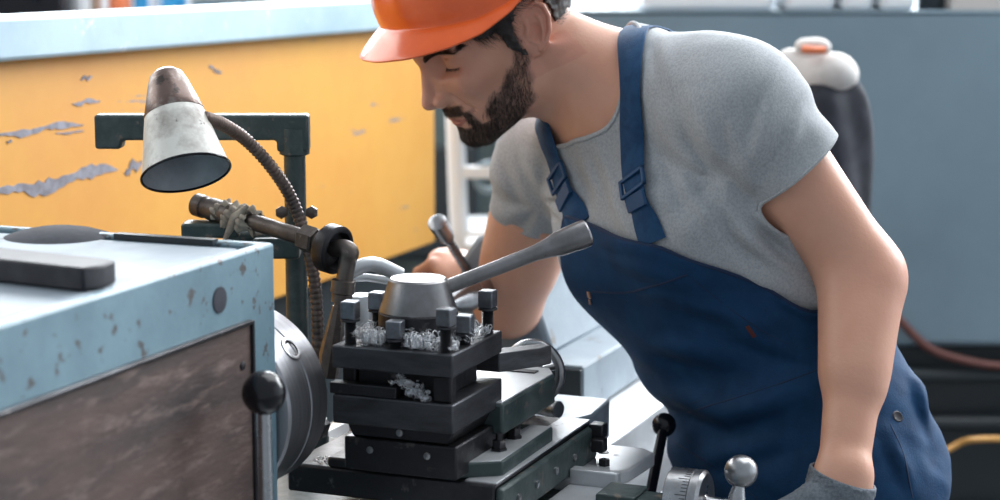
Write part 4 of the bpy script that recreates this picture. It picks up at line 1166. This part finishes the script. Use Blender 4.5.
hl0 = HC-.15; hv, hfc = mesh_sdf(hairbase, HC-.15, HC+.15, .0022)
g = -hairmask_q(toH(hv))+.25*fbm(toH(hv), 4, 8)
hv2, hf2 = clip(hv, hfc, g)
hair = mesh_obj('hair', hv2, hf2, M_hair, per)
sp_ = hair.modifiers.new('solid', 'SOLIDIFY'); sp_.thickness = .004; sp_.offset = -1
hp = sample(bv, bf, lambda c: near(c)*sstep(-.35, .5, hairmask_q(toH(c)))*(toH(c)[:, 2] < 7.5)*(1-((toH(c)[:, 0] < 1.3)*(toH(c)[:, 0] > -4)*(np.abs(toH(c)[:, 1]) > 6.95)*(toH(c)[:, 2] < 3.6))), 9000, 21)
hn = grad(headf, hp); q_ = toH(hp)
dv = np.stack([np.full(len(q_), -1.0), np.zeros(len(q_)), np.full(len(q_), -.75)], 1)
dv[:, 2] = np.where(q_[:, 0] > .6, -1.1, dv[:, 2]); dv[:, 0] = np.where((q_[:, 0] > .6), -.55, dv[:, 0])
dw = dv @ HR.T; dw -= hn*(dw*hn).sum(1)[:, None]; dw /= np.linalg.norm(dw, axis=1)[:, None]
ln = np.clip(.007+.004*q_[:, 2], .006, .02)
strands('hair_strands', hp+hn*.002, hn, dw, ln, .00045, M_hair, hair, 22, lift=.42, seg=3)

# ------------------------------------------------------------------ hard hat
def helmet():
    m = MB(); nA, nR = 120, 26
    cx = -.25; vs = []; 
    def base(th):
        c, s = math.cos(th), math.sin(th); a = 12.0 if c > 0 else 11.8; b = 9.6
        r = 1/((abs(c)/a)**2.3+(abs(s)/b)**2.3)**(1/2.3); return r*c, r*s
    def zb(th):
        t = abs(math.degrees(th)); 
        # height of the shell's lower edge: front high, sides low, then up over the ear
        return np.interp(t, [0, 20, 40, 60, 80, 110, 180], [7.7, 7.4, 6.5, 5.5, 5.3, 6.1, 3.6])
    for i in range(nR+1):
        t = i/nR; ph = t*PI/2                      # 0 rim .. 1 crown
        for k in range(nA):
            th = -PI+2*PI*k/nA; bx, by = base(th); z0 = zb(th)
            rr = math.cos(ph)**.82; z = z0+(16.4-z0)*math.sin(ph)**.95
            # ribs: centre ridge and two side ridges with front facets
            y_ = by*rr; rid = .45*math.exp(-(y_/1.1)**2)*min(1, t*4)+.28*math.exp(-((abs(y_)-4.0)/.8)**2)*min(1, t*4)*(t < .95)
            z += rid*math.sin(ph)**.5; ox = rid*.7*math.cos(ph)*(1 if bx > 0 else .3)
            # raised lower band on the side panel
            vs.append((cx+bx*rr+ox*math.copysign(1, bx)*abs(math.cos(th)), y_*(1+.0*rid), z))
    fs = [(i*nA+k, i*nA+(k+1) % nA, (i+1)*nA+(k+1) % nA, (i+1)*nA+k) for i in range(nR) for k in range(nA)]
    # brim: from shell edge outward, drooping
    nB = 8; o0 = len(vs); 
    for j in range(nB+1):
        t = j/nB
        for k in range(nA):
            th = -PI+2*PI*k/nA; bx, by = base(th); z0 = zb(th); at_ = abs(math.degrees(th))
            w_ = float(np.interp(at_, [0, 25, 45, 65, 85, 120, 180], [3.7, 3.6, 2.9, 1.6, .9, .7, .8]))
            drop = float(np.interp(at_, [0, 25, 45, 65, 85, 180], [1.9, 1.8, 1.6, 1.1, .45, .2]))
            n_ = Vector((bx, by*1.15)).normalized()
            curl = .18*max(0, (t-.85)/.15)
            vs.append((cx+bx+n_.x*w_*t, by+n_.y*w_*t, z0-drop*t**1.25+curl*.0-.25*(1-t)*0))
    fs += [(o0+(j+1)*nA+k, o0+(j+1)*nA+(k+1) % nA, o0+j*nA+(k+1) % nA, o0+j*nA+k) for j in range(nB) for k in range(nA)]
    W_ = [tuple(HO+HR @ (np.array(p)*.0102)) for p in vs]
    m.v = W_; m.f = fs
    return m
hm_ = helmet(); hat = hm_.build('hard_hat', M_orange, per, angle=0)
sm = hat.modifiers.new('weld', 'WELD'); sm.merge_threshold = .0004
sm = hat.modifiers.new('solid', 'SOLIDIFY'); sm.thickness = .0028; sm.offset = -1
sm = hat.modifiers.new('bev', 'BEVEL'); sm.width = .0009; sm.segments = 2; sm.limit_method = 'ANGLE'
tag(hat, 'glossy orange hard hat')
# inner headband
m = MB(); rb = [hw_(.9+10.2*math.cos(t), 7.9*math.sin(t), 5.9+.9*math.cos(t)) for t in [2*PI*i/60 for i in range(60)]]
m.tube([Vector(p) for p in rb], .004, 8, closed=True); m.build('headband', M_black, hat)

# ------------------------------------------------------------------ T-shirt
def sleeve(P, a, b, ra, rb): return cap(P, a, b, ra, rb)
axL = (EL-LS); lenL = np.linalg.norm(axL); axL /= lenL
HEM_L = A3(W(796, 168, 2.12)); 
axR = (ER-RS); lenR = np.linalg.norm(axR); axR /= lenR
HEM_R = RS+axR*.075
def bibtop(q_):
    t_ = np.interp(q_[:, 1], [-.16, -.11, -.055, -.03, .012, .08, .11, .134, .162, .180, .20], [-.26, -.15, -.04, -.049, -.066, -.094, -.110, -.150, -.225, -.285, -.32])
    return np.where(q_[:, 0] > -.045, t_, np.minimum(t_, -.30))
def neckS(P): return cap(P, hw_(-1.8, 0, -2.2), NB+np.array([-.004, 0, -.01]), .057, .062)
def infac(P):
    q_ = (P-S) @ TR; t_ = bibtop(q_); return sstep(-.035, .03, q_[:, 2]-t_)
def tuck(P):
    """extra looseness of the shirt: flank between arm and bib"""
    q = (P-S) @ TR
    return .012*np.exp(-((q[:, 1]-.13)/.07)**2-((q[:, 2]+.27)/.10)**2-((q[:, 0]-.02)/.12)**2)
def shirt_raw(P):
    d = smin(torso(P), neckS(P), .03)-.0065-tuck(P)*infac(P)
    dl2 = cap(P, LS-axL*.01, HEM_L+axL*.012, .060, .053)
    dr2 = cap(P, RS-axR*.01, HEM_R+axR*.012, .053, .053)
    return smin(smin(d, dl2, .035), dr2, .035)
def crease(P, A_, B_, w_, dep):
    A_ = V3(A_); B_ = V3(B_); ab = B_-A_; q = P-A_; t = q @ ab/(ab @ ab); tc_ = np.clip(t, 0, 1)
    v = q-tc_[:, None]*ab; r = np.linalg.norm(v, axis=1)
    side = np.cross(ab/np.linalg.norm(ab), ray(650, 180)); side /= np.linalg.norm(side); s_ = (v @ side)
    env = np.sin(np.pi*np.clip(tc_*.9+.05, 0, 1))
    near_ = np.exp(-((r/.05)**2))
    return env*near_*dep*(1.1*np.exp(-((s_-w_*1.6)/(w_*1.3))**2)-np.exp(-(s_/w_)**2))
def mk(lst, fn):
    out = []
    for (x0, y0, x1, y1, w_, dep) in lst:
        a_, b_ = hit(x0, y0, fn), hit(x1, y1, fn)
        if a_ is not None and b_ is not None: out.append((a_, b_, w_, dep))
    return out
CREASE_S = mk([(672, 92, 712, 182, .008, .0042), (700, 150, 752, 196, .007, .0042), (716, 110, 738, 176, .007, .0035), (762, 84, 742, 160, .007, .0045), (796, 100, 764, 178, .006, .004),
               (742, 212, 800, 268, .007, .007), (700, 190, 752, 262, .008, .006), (676, 180, 712, 246, .007, .004), (662, 150, 690, 232, .006, .0035), (722, 232, 790, 284, .006, .005),
               (590, 150, 618, 226, .006, .0035), (568, 150, 596, 215, .006, .003), (500, 160, 528, 212, .007, .005), (514, 150, 540, 200, .006, .004), (652, 40, 664, 110, .006, .003)], shirt_raw)
def folds(P):
    q = (P-S) @ TR; f_, l_, u_ = q.T
    o = np.zeros(len(P))
    # sleeve folds running across the left sleeve, radiating from the armpit
    pit_ = A3(W(722, 185, 2.05)); v = P-pit_; r = np.linalg.norm(v, axis=1)+1e-6
    ang = np.arctan2(v[:, 2], v[:, 0])
    o += .0022*np.sin(ang*7+22*r+1.0+1.2*fbm(P, 12, 77))*np.exp(-((r-.085)/.045)**2)*sstep(.02, .08, r)
    t = (P-LS) @ axL
    side = v[:, 2]*.8+v[:, 0]*.5
    o += .0016*np.sin(t*130+side*35+2.5*fbm(P, 16, 31))*np.exp(-((t-.065)/.05)**2)*(np.linalg.norm(P-LS-axL*t[:, None], axis=1) < .1)
    # chest folds pulled from the shoulder to the waist
    w = np.exp(-((l_-.07)/.06)**2)*sstep(.02, -.06, u_)*(f_ > -.05)
    o += .0030*w*np.sin((l_*.9+u_*.55)*115+3*fbm(P, 9, 5))
    w2 = np.exp(-((l_+.04)/.05)**2)*sstep(.02, -.05, u_)*(f_ > 0)
    o += .0016*w2*np.sin((l_-u_*.2)*120+2*fbm(P, 9, 6))
    # bulging creases low at the flank above the bib
    w3 = np.exp(-((l_-.13)/.06)**2-((u_+.27)/.10)**2)
    o += .0050*w3*np.sin((u_*.75-l_*.65)*95+2*fbm(P, 10, 7))
    pr_ = A3(W(540, 205, 2.36)); v = P-pr_; r = np.linalg.norm(v, axis=1)+1e-6; ang = np.arctan2(v[:, 2], v[:, 0])
    o += .0030*np.sin(ang*7+25*r)*np.exp(-((r-.06)/.04)**2)
    o += .0032*fbm(P, 14, 9)+.0018*fbm(P, 30, 10)
    for c_ in CREASE_S: o += crease(P, *c_)
    return o
def collar_thr(P):
    u_ = np.clip(np.abs((P-NB) @ tl)/.08, 0, 1); ax_ = hw_(-1.8, 0, -2.2)-NB; ax_ /= np.linalg.norm(ax_); v_ = P-NB; v_ = v_-(v_ @ ax_)[:, None]*ax_; bk_ = sstep(-.01, .04, v_[:, 2]); return .0630+.0245*np.maximum(u_*u_, bk_)
def shirt(P): return shirt_raw(P)-folds(P)*infac(P)
lo = np.minimum(np.minimum(LS, RS), PEL)-.20; hi = np.maximum(np.maximum(LS, RS), PEL)+.20
sv, sf = mesh_sdf(shirt, lo, hi, .0042)
print('shirt', len(sv), _t.time()-_t0)
# cut: sleeves, neckline, hem
hemL_n = np.array([.66, 0, -.75]); hemL_n /= np.linalg.norm(hemL_n)
rl_ = np.linalg.norm((sv-LS)-((sv-LS) @ axL)[:, None]*axL, axis=1)
qs = (sv-S) @ TR
dTn = smin(torso(sv), neck(sv), .03)-.0065
gL = np.where((rl_ < .072) & (np.linalg.norm(sv-HEM_L, axis=1) < .11), (sv-HEM_L) @ hemL_n, -1)
gL = np.where(cap(sv, LS, HEM_L+axL*.012, .056, .0545) < dTn, gL, -1)
rr_ = np.linalg.norm((sv-RS)-((sv-RS) @ axR)[:, None]*axR, axis=1)
gR = np.where((cap(sv, RS, HEM_R+axR*.012, .053, .053) < dTn+.012) & (rr_ < .075), (sv-HEM_R) @ axR, -1)
# neckline follows the neck at a set distance
na_ = hw_(-1.8, 0, -2.2); nb_ = NB+tu*-.01+tf*.030
def neckdist(P): return cap(P, na_, nb_, .0, .0)
nk = NB
gN = np.where(np.linalg.norm(sv-NB, axis=1) < .2, collar_thr(sv)-neckdist(sv), -1)
gN = np.maximum(gN, np.maximum(.062-np.linalg.norm(sv-hw_(3.0, 0, -6.0), axis=1), .085-np.linalg.norm(sv-hw_(-1, 0, -2), axis=1)))
gH = (bibtop(qs)-.03)-qs[:, 2]
g = np.maximum(np.maximum(gL, gR), np.maximum(gN, gH))
sv2, sf2 = clip(sv, sf, g)
ts_ = mesh_obj('t_shirt', sv2, sf2, M_shirt, per)
sm = ts_.modifiers.new('solid', 'SOLIDIFY'); sm.thickness = .0022; sm.offset = 0
# ribbed collar band and sleeve hems as thin raised strips following the cut edges
def edge_loop_tube(v, f, sel, r, name, mt, parent, off=None):
    from collections import defaultdict
    cnt = defaultdict(int)
    for p in f:
        for i in range(len(p)):
            a, b = p[i], p[(i+1) % len(p)]; cnt[(min(a, b), max(a, b))] += 1
    adj = defaultdict(list)
    for (a, b), c in cnt.items():
        if c == 1: adj[a].append(b); adj[b].append(a)
    seen = set(); best = []
    for s in list(adj):
        if s in seen: continue
        loop = [s]; seen.add(s); cur = s
        while True:
            nx = [n for n in adj[cur] if n not in seen]
            if not nx: break
            cur = nx[0]; seen.add(cur); loop.append(cur)
        pts = np.array([v[i] for i in loop])
        if sel(pts.mean(0)) and len(loop) > len(best): best = loop
    if len(best) < 8: print('no loop', name); return None
    pts = np.array([v[i] for i in best]); n = len(pts)
    # resample + smooth
    for _ in range(12): pts = (pts+np.roll(pts, 1, 0)+np.roll(pts, -1, 0))/3
    step = max(1, n//90); pts = pts[::step]
    m = MB(); m.tube([Vector(p) for p in pts], r, 8, closed=True); return m.build(name, mt, parent)
edge_loop_tube(sv2, sf2, lambda c: np.linalg.norm(c-nk) < .09, .0032, 'collar', M_shirt, ts_)
edge_loop_tube(sv2, sf2, lambda c: np.linalg.norm(c-HEM_L) < .06, .0022, 'sleeve_hem', M_shirt, ts_)
edge_loop_tube(sv2, sf2, lambda c: np.linalg.norm(c-HEM_R) < .06, .0022, 'sleeve_hem', M_shirt, ts_)

# ------------------------------------------------------------------ overalls
def over_raw(P):
    q = (P-S) @ TR; u_ = q[:, 2]
    loose = .013+.007*sstep(-.25, -.45, u_)
    d = torso(P)-loose
    d = smin(d, legs(P)-.018, .06)
    return d
def ofolds(P):
    q = (P-S) @ TR; f_, l_, u_ = q.T
    o = .0085*fbm(P*np.array([1, 1, 1.8]), 12, 41)*sstep(-.10, -.25, u_)+.0028*fbm(P*np.array([1, 1, 2.0]), 26, 42)
    o += .0050*np.sin((u_+.25*l_)*85+3*fbm(P, 8, 43))*np.exp(-((u_+TL*.72)/.07)**2)
    return o
CREASE_O = mk([(610, 268, 700, 300, .008, .005), (650, 300, 760, 340, .009, .006), (640, 350, 720, 372, .009, .006), (700, 330, 815, 372, .008, .005), (668, 400, 740, 440, .010, .007), (720, 430, 810, 400, .010, .006), (700, 470, 800, 450, .010, .006),
               (905, 372, 925, 440, .008, .005), (880, 440, 905, 495, .007, .006), (770, 300, 818, 330, .006, .004), (600, 250, 650, 262, .007, .003)], over_raw)
def overs(P):
    o = ofolds(P)
    for c_ in CREASE_O: o = o+crease(P, *c_)
    return over_raw(P)-o

def LP_(p): return (p-S) @ TR
lo = np.minimum(S, np.minimum(ANL, ANR))-.20; hi = np.maximum(PEL, np.maximum(LS, RS))+.24; lo[2] = .09; hi[2] = S[2]+.02
ov, of_ = mesh_sdf(overs, lo, hi, .0046)
print('overalls', len(ov), _t.time()-_t0)
qo = (ov-S) @ TR
top = bibtop(qo)
g = np.maximum(qo[:, 2]-top, .11-ov[:, 2])
ov2, of2 = clip(ov, of_, g)
oo = mesh_obj('overalls', ov2, of2, M_overall, per)
sm = oo.modifiers.new('solid', 'SOLIDIFY'); sm.thickness = .003; sm.offset = 0
edge_loop_tube(ov2, of2, lambda c: LP_(c)[2] > -.35, .0022, 'bib_hem', M_seam, oo)
def drape(pts, fn, lift=.0012, sub=10):
    """pixel path -> points lying on a garment"""
    P2 = crv([Vector((x, y, 0)) for x, y in pts], sub); out = []
    for p in P2:
        h_ = hit(p.x, p.y, fn)
        if h_ is not None: out.append(h_)
    out = np.array(out); n = grad(fn, out, .002); return out+n*lift, n
def seam(name, pts, fn, r, mt, parent):
    p, n = drape(pts, fn, r*.4); m = MB(); m.tube([Vector(a) for a in p], r, 6); return m.build(name, mt, parent)
seam('belt_seam', [(688, 412), (730, 400), (780, 384), (824, 368)], overs, .0013, M_seam, oo)
seam('belt_seam', [(690, 404), (730, 392), (780, 376), (824, 360)], overs, .0009, M_seam, oo)
seam('pocket_seam', [(690, 276), (735, 312), (780, 340), (822, 352)], overs, .0011, M_seam, oo)
seam('pocket_seam', [(672, 440), (720, 470), (760, 500)], overs, .0011, M_seam, oo)
seam('zipper', [(592, 291), (625, 292), (655, 285), (688, 274)], overs, .0016, M_seam, oo)
seam('hip_seam', [(890, 425), (903, 455), (912, 498)], overs, .0012, M_seam, oo)
def patch(name, px, py, w, h, ang, fn, mt, parent, th=.003, lift=.001):
    p = hit(px, py, fn)
    if p is None: print('patch miss', name); return
    n = grad(fn, p[None], .002)[0]; x = np.array([math.cos(ang), 0, math.sin(ang)]); x -= n*(x @ n); x /= np.linalg.norm(x); y = np.cross(n, x)
    M = Matrix(((x[0], y[0], n[0], p[0]+n[0]*lift), (x[1], y[1], n[1], p[1]+n[1]*lift), (x[2], y[2], n[2], p[2]+n[2]*lift), (0, 0, 0, 1)))
    m = MB(); m.box(-w/2, w/2, -h/2, h/2, -th*.3, th*.7, M); return m.build(name, mt, parent, bev=.0006)
zp = patch('zipper_pull', 590, 294, .0045, .009, .2, overs, M_copper, oo); patch('zipper_pull', 591, 301, .0028, .008, .2, overs, M_copper, oo)
patch('fabric_tag', 751, 331, .005, .016, .6, overs, M_redtag, oo, th=.0015)
p = hit(897, 417, overs); 
if p is not None:
    n = grad(overs, p[None], .002)[0]; m = MB(); m.rev(tuple(p-n*.001), tuple(n), [(.0068, 0), (.0068, .0025), (.0055, .0035), (.003, .003), (.0001, .003)], 24); m.build('button', M_steel_dark, oo)

# ------------------------------------------------------------------ shoulder straps
def ribbon(name, P_, N_, w, th, mt, parent):
    P_ = np.array(P_); n = len(P_); T = np.gradient(P_, axis=0); T /= np.linalg.norm(T, axis=1)[:, None]
    B = np.cross(T, N_); B /= np.linalg.norm(B, axis=1)[:, None]; N_ = np.cross(B, T)
    w = np.interp(np.linspace(0, 1, n), np.linspace(0, 1, len(w)), w) if hasattr(w, '__len__') else np.full(n, w)
    vs = []; 
    for i in range(n):
        for a, b in ((-1, 0), (-.9, 1), (.9, 1), (1, 0), (.9, -.2), (-.9, -.2)):
            vs.append(P_[i]+B[i]*a*w[i]/2+N_[i]*b*th)
    fs = [(i*6+k, i*6+(k+1) % 6, (i+1)*6+(k+1) % 6, (i+1)*6+k) for i in range(n-1) for k in range(6)]
    fs += [tuple(range(5, -1, -1)), tuple((n-1)*6+k for k in range(6))]
    m = MB(); m.add([tuple(v) for v in vs], fs); return m.build(name, mt, parent, angle=60)
def shirtT(P): return smin(smin(torso(P)-.0065, cap(P, LS-axL*.01, HEM_L, .056, .0545), .035), cap(P, RS-axR*.01, HEM_R, .053, .053), .035)-folds(P)
def smooth_path(P_, k=3):
    P_ = np.array(P_)
    for _ in range(k): P_[1:-1] = (P_[:-2]+P_[1:-1]*2+P_[2:])/4
    return P_
def strap(front, lc, w):
    pf, _ = drape(front, shirtT, .0, 8)
    q0 = LP_(pf[0]); C_ = tw(-.02, q0[1], -.02); back = []
    d0 = pf[0]-C_; d0 -= tl*(d0 @ tl); a0_ = math.atan2(d0 @ tf, d0 @ tu)
    for a in np.linspace(a0_, math.radians(-105), 22)[1:]:
        o_ = C_+tl*lc*(a0_-a)*.3; d_ = tu*math.cos(a)+tf*math.sin(a); 
        far = o_+d_*.4; p = march(shirtT, far, -d_, tmax=.4)
        if p is not None: back.append(p)
    P_ = np.concatenate([np.array(back)[::-1], pf]); P_ = smooth_path(P_, 4)
    N_ = grad(shirtT, P_, .006)
    for _ in range(3): N_[1:-1] = (N_[:-2]+N_[1:-1]+N_[2:])/3
    P_ = P_+N_*np.interp(np.arange(len(P_)), [0, len(back)*.6, len(back)+5, len(P_)], [.010, .009, .0055, .0042])[:, None]
    return P_, N_
for front, lc, b1_, b2_, ang in (([(634, 27), (634, 60), (634, 100), (635, 140), (637, 180), (645, 212), (655, 242)], -.02, (637, 185), (640, 202), .12),
                            ([(545, 117), (549, 135), (557, 158), (565, 184), (574, 208), (583, 226)], .03, (562, 181), (568, 197), .35)):
    P_, N_ = strap(front, lc, .036)
    st = ribbon('strap', P_, N_, .035, .0018, M_strap, oo)
    Tn = np.gradient(P_, axis=0); Tn /= np.linalg.norm(Tn, axis=1)[:, None]
    for (bx, by), hh, W2 in ((b1_, .0115, .0215), (b2_, .0085, .0200)):
        p = hit(bx, by, shirtT); k = int(np.argmin(np.linalg.norm(P_-p, axis=1))); n = N_[k]; y = -Tn[k]; x = np.cross(y, n); x /= np.linalg.norm(x); y = np.cross(n, x)
        o_ = P_[k]+n*.0026
        M = Matrix(((x[0], y[0], n[0], o_[0]), (x[1], y[1], n[1], o_[1]), (x[2], y[2], n[2], o_[2]), (0, 0, 0, 1)))
        m = MB()
        bars = [(-W2, W2, hh-.004, hh), (-W2, W2, -hh, -hh+.004), (-W2, -W2+.004, -hh, hh), (W2-.004, W2, -hh, hh)]
        if hh < .010: bars = [(-W2*.92, W2*.92, -hh, hh)]
        for (xa, xb, ya, yb) in bars: m.box(xa, xb, ya, yb, -.0016, .0026, M)
        m.build('buckle', M_buckle, st, bev=.0008)

# ------------------------------------------------------------------ gloves
def glove(name, H, n_cut, c_cut, cr0, cr1, lab):
    w = H['w']; d = H['d']/np.linalg.norm(H['d'])
    fore = (EL if name == 'L' else ER)-w; fore /= np.linalg.norm(fore)
    def fn(P):
        r = handsdf(P, **H, inflate=.0022); r = smin(r, cap(P, w+fore*.045, w+d*.02, cr0, cr1), .012)
        if name == 'L': r = smin(r, armL(P)-.0022, .008)
        q = (P-w) @ fore
        return r-.0009*np.sin(q*1100)*sstep(-.02, .0, q)
    c = w+.06*d; v, f = mesh_sdf(fn, c-.15, c+.15, .0026)
    v, f = clip(v, f, (v-c_cut) @ n_cut)
    o = mesh_obj('glove', v, f, M_glove, per); sm = o.modifiers.new('solid', 'SOLIDIFY'); sm.thickness = .0016; sm.offset = 1
    edge_loop_tube(v, f, lambda cc: np.linalg.norm(cc-c_cut) < .06, .0019, 'cuff_edge', M_glove, o); return o
glove('L', HANDL, np.array([.30, 0, .95]), A3(W(843, 479, 1.985)), .0275, .0300, '')
fr_ = (ER-WRR)/np.linalg.norm(ER-WRR)

# keep the skin under the cloth wherever a garment covers it
me_ = per.data; co = np.empty(len(me_.vertices)*3, dtype=np.float32); me_.vertices.foreach_get('co', co); co = co.reshape(-1, 3).astype(float)
qb = (co-S) @ TR
cov = (neckdist(co) > collar_thr(co)-.0005) & (np.linalg.norm(co-HC, axis=1) > .17) & (qb[:, 2] > -.40) & (qb[:, 2] < .14)
onL = (np.linalg.norm((co-LS)-((co-LS) @ axL)[:, None]*axL, axis=1) < .075) & ((co-LS) @ axL > .0) & (np.minimum(armL(co), 1) < torso(co)+.01)
cov &= ~(onL & ((co-HEM_L) @ hemL_n > -.006))
onR = (np.linalg.norm((co-RS)-((co-RS) @ axR)[:, None]*axR, axis=1) < .075) & ((co-RS) @ axR > .0) & (armR(co) < torso(co)+.01)
cov &= ~(onR & ((co-HEM_R) @ axR > -.006))
cov &= (np.linalg.norm(co-WR, axis=1) > .26) & (np.linalg.norm(co-WRR, axis=1) > .12) & (torso(co) < .03)
ramp_ = sstep(.0, .007, neckdist(co)-collar_thr(co))
for _ in range(2):
    pc = co[cov]; sv_ = shirt(pc); lim = .0002+.0032*ramp_[cov]; bad = sv_ > -lim
    pc[bad] -= grad(shirt, pc[bad], .003)*(sv_[bad]+lim[bad])[:, None]; co[cov] = pc
lowm = qb[:, 2] < -.12
pc = co[cov & lowm]; sv_ = overs(pc); bad = sv_ > -.004; pc[bad] -= grad(overs, pc[bad], .003)*(sv_[bad]+.004)[:, None]; co[cov & lowm] = pc
me_.vertices.foreach_set('co', co.astype(np.float32).ravel()); me_.update()
print('covered', cov.sum())

# ------------------------------------------------------------------ boots
def bootf(A_, side):
    def fn(P):
        d = cap(P, A_+np.array([0, 0, .12]), A_+np.array([0, 0, -.01]), .052, .048)
        t = A_+np.array([-.15, -.06, -.035]); d = smin(d, cap(P, A_+np.array([.02, .01, -.03]), t, .045, .042), .04)
        return smax(d, -(P[:, 2]-.002), .004)
    return fn
for A_ in (ANL, ANR):
    v, f = mesh_sdf(bootf(A_, 1), A_-np.array([.25, .18, .10]), A_+np.array([.12, .12, .2]), .008)
    mesh_obj('boot', v, f, M_black, per)

# ------------------------------------------------------------------ coat stand with a black coat, behind the shoulder
cst = empty('coat_stand', 'steel coat stand behind the worker carrying the black coat', 'stand', (CX_, CY_+.02, 0))
m = MB(); m.rev((0, 0, 0), (0, 0, 1), [(.13, 0), (.13, .012), (.02, .03), (.016, .05), (.016, 1.29)], 24); m.build('pole', M_darkmach, cst)
m = MB(); m.tube([(-.07, 0, 1.27), (0, 0, 1.295), (.05, 0, 1.27)], .009, 10, smooth=5); m.build('hook_bar', M_darkmach, cst)
def cw(px, py, dy=0): p = W(px, py, 3.3+dy); return np.array(p[:])
def coatf(P):
    d = ell(P, cw(818, 150), (.078, .06, .14))
    d = smin(d, cap(P, cw(825, 110), cw(838, 330), .052, .064), .05)
    d = smin(d, cap(P, cw(800, 120), cw(780, 330), .05, .06), .05)
    ang = np.arctan2(P[:, 1]-CY_, P[:, 0]-CX_)
    return d-.006*np.sin(ang*9+P[:, 2]*12)-.003*fbm(P, 18, 61)
v, f = mesh_sdf(coatf, cw(740, 340)-.12, cw(890, 50)+.12, .009)
ct = mesh_obj('coat', v, f, M_blackcloth); tag(ct, 'black coat hanging in the background behind the grey shirt sleeve', 'coat')
def clf(P):
    d = ell(P, cw(824, 74), (.055, .062, .034)); d = smin(d, cap(P, cw(790, 62), cw(836, 72, -.03), .022, .022), .03)
    d = smin(d, cap(P, cw(838, 76), cw(852, 122, .02), .018, .010), .03)
    return d-.003*fbm(P, 25, 62)
v, f = mesh_sdf(clf, cw(740, 160)-.1, cw(890, 30)+.1, .006)
o = mesh_obj('towel', v, f, M_offwhite); tag(o, 'off-white towel draped over the shoulders of the black coat', 'towel')
def gf(P):
    d = ell(P, cw(813, 44, -.02), (.026, .02, .011)); d = smin(d, cap(P, cw(800, 47, -.02), cw(826, 49, -.03), .008, .008), .01); return d-.001*fbm(P, 60, 3)
v, f = mesh_sdf(gf, cw(780, 60)-.05, cw(850, 30)+.05, .004)
gl = mesh_obj('work_glove', v, f, M_offwhite); tag(gl, 'white and orange work glove lying on top of the towel', 'glove')
m = MB(); m.tube([Vector(cw(802, 49, -.05)), Vector(cw(813, 50, -.055)), Vector(cw(825, 50, -.05))], .006, 10, smooth=5); m.build('cuff', M_bottleorange, gl)
# ================================================================== light
wd = bpy.data.worlds.new('world'); SC.world = wd; wd.use_nodes = True
bg = wd.node_tree.nodes['Background']; bg.inputs['Color'].default_value = (.80, .90, 1.0, 1); bg.inputs['Strength'].default_value = .52
def area(name, loc, target, sx, sy, power, colr=(1, 1, 1)):
    l = bpy.data.lights.new(name, 'AREA'); l.shape = 'RECTANGLE'; l.size = sx; l.size_y = sy; l.energy = power; l.color = colr
    o = bpy.data.objects.new(name, l); COL.objects.link(o); o.location = loc
    o.rotation_euler = (Vector(target)-Vector(loc)).to_track_quat('-Z', 'Y').to_euler(); return o
area('window_light_back', (.8, 8.2, 3.4), (.3, 2, 1), 8, 2.6, 1050, (.93, .97, 1))
area('window_light_left', (-4.0, 3.6, 3.0), (.2, 2.2, 1), 7, 2.4, 170, (1, .97, .92))
area('skylight', (1.2, 3.2, 4.3), (.3, 2.2, 1), 3, 3, 120, (.95, .98, 1))
area('window_light_right', (3.6, 5.2, 3.3), (.3, 2.2, 1), 3, 2.4, 430, (.93, .97, 1))
SC.view_settings.view_transform = 'Standard'; SC.view_settings.look = 'None'
SC.view_settings.exposure = 0.0; SC.view_settings.gamma = 1.0
SC.view_settings.use_curve_mapping = False
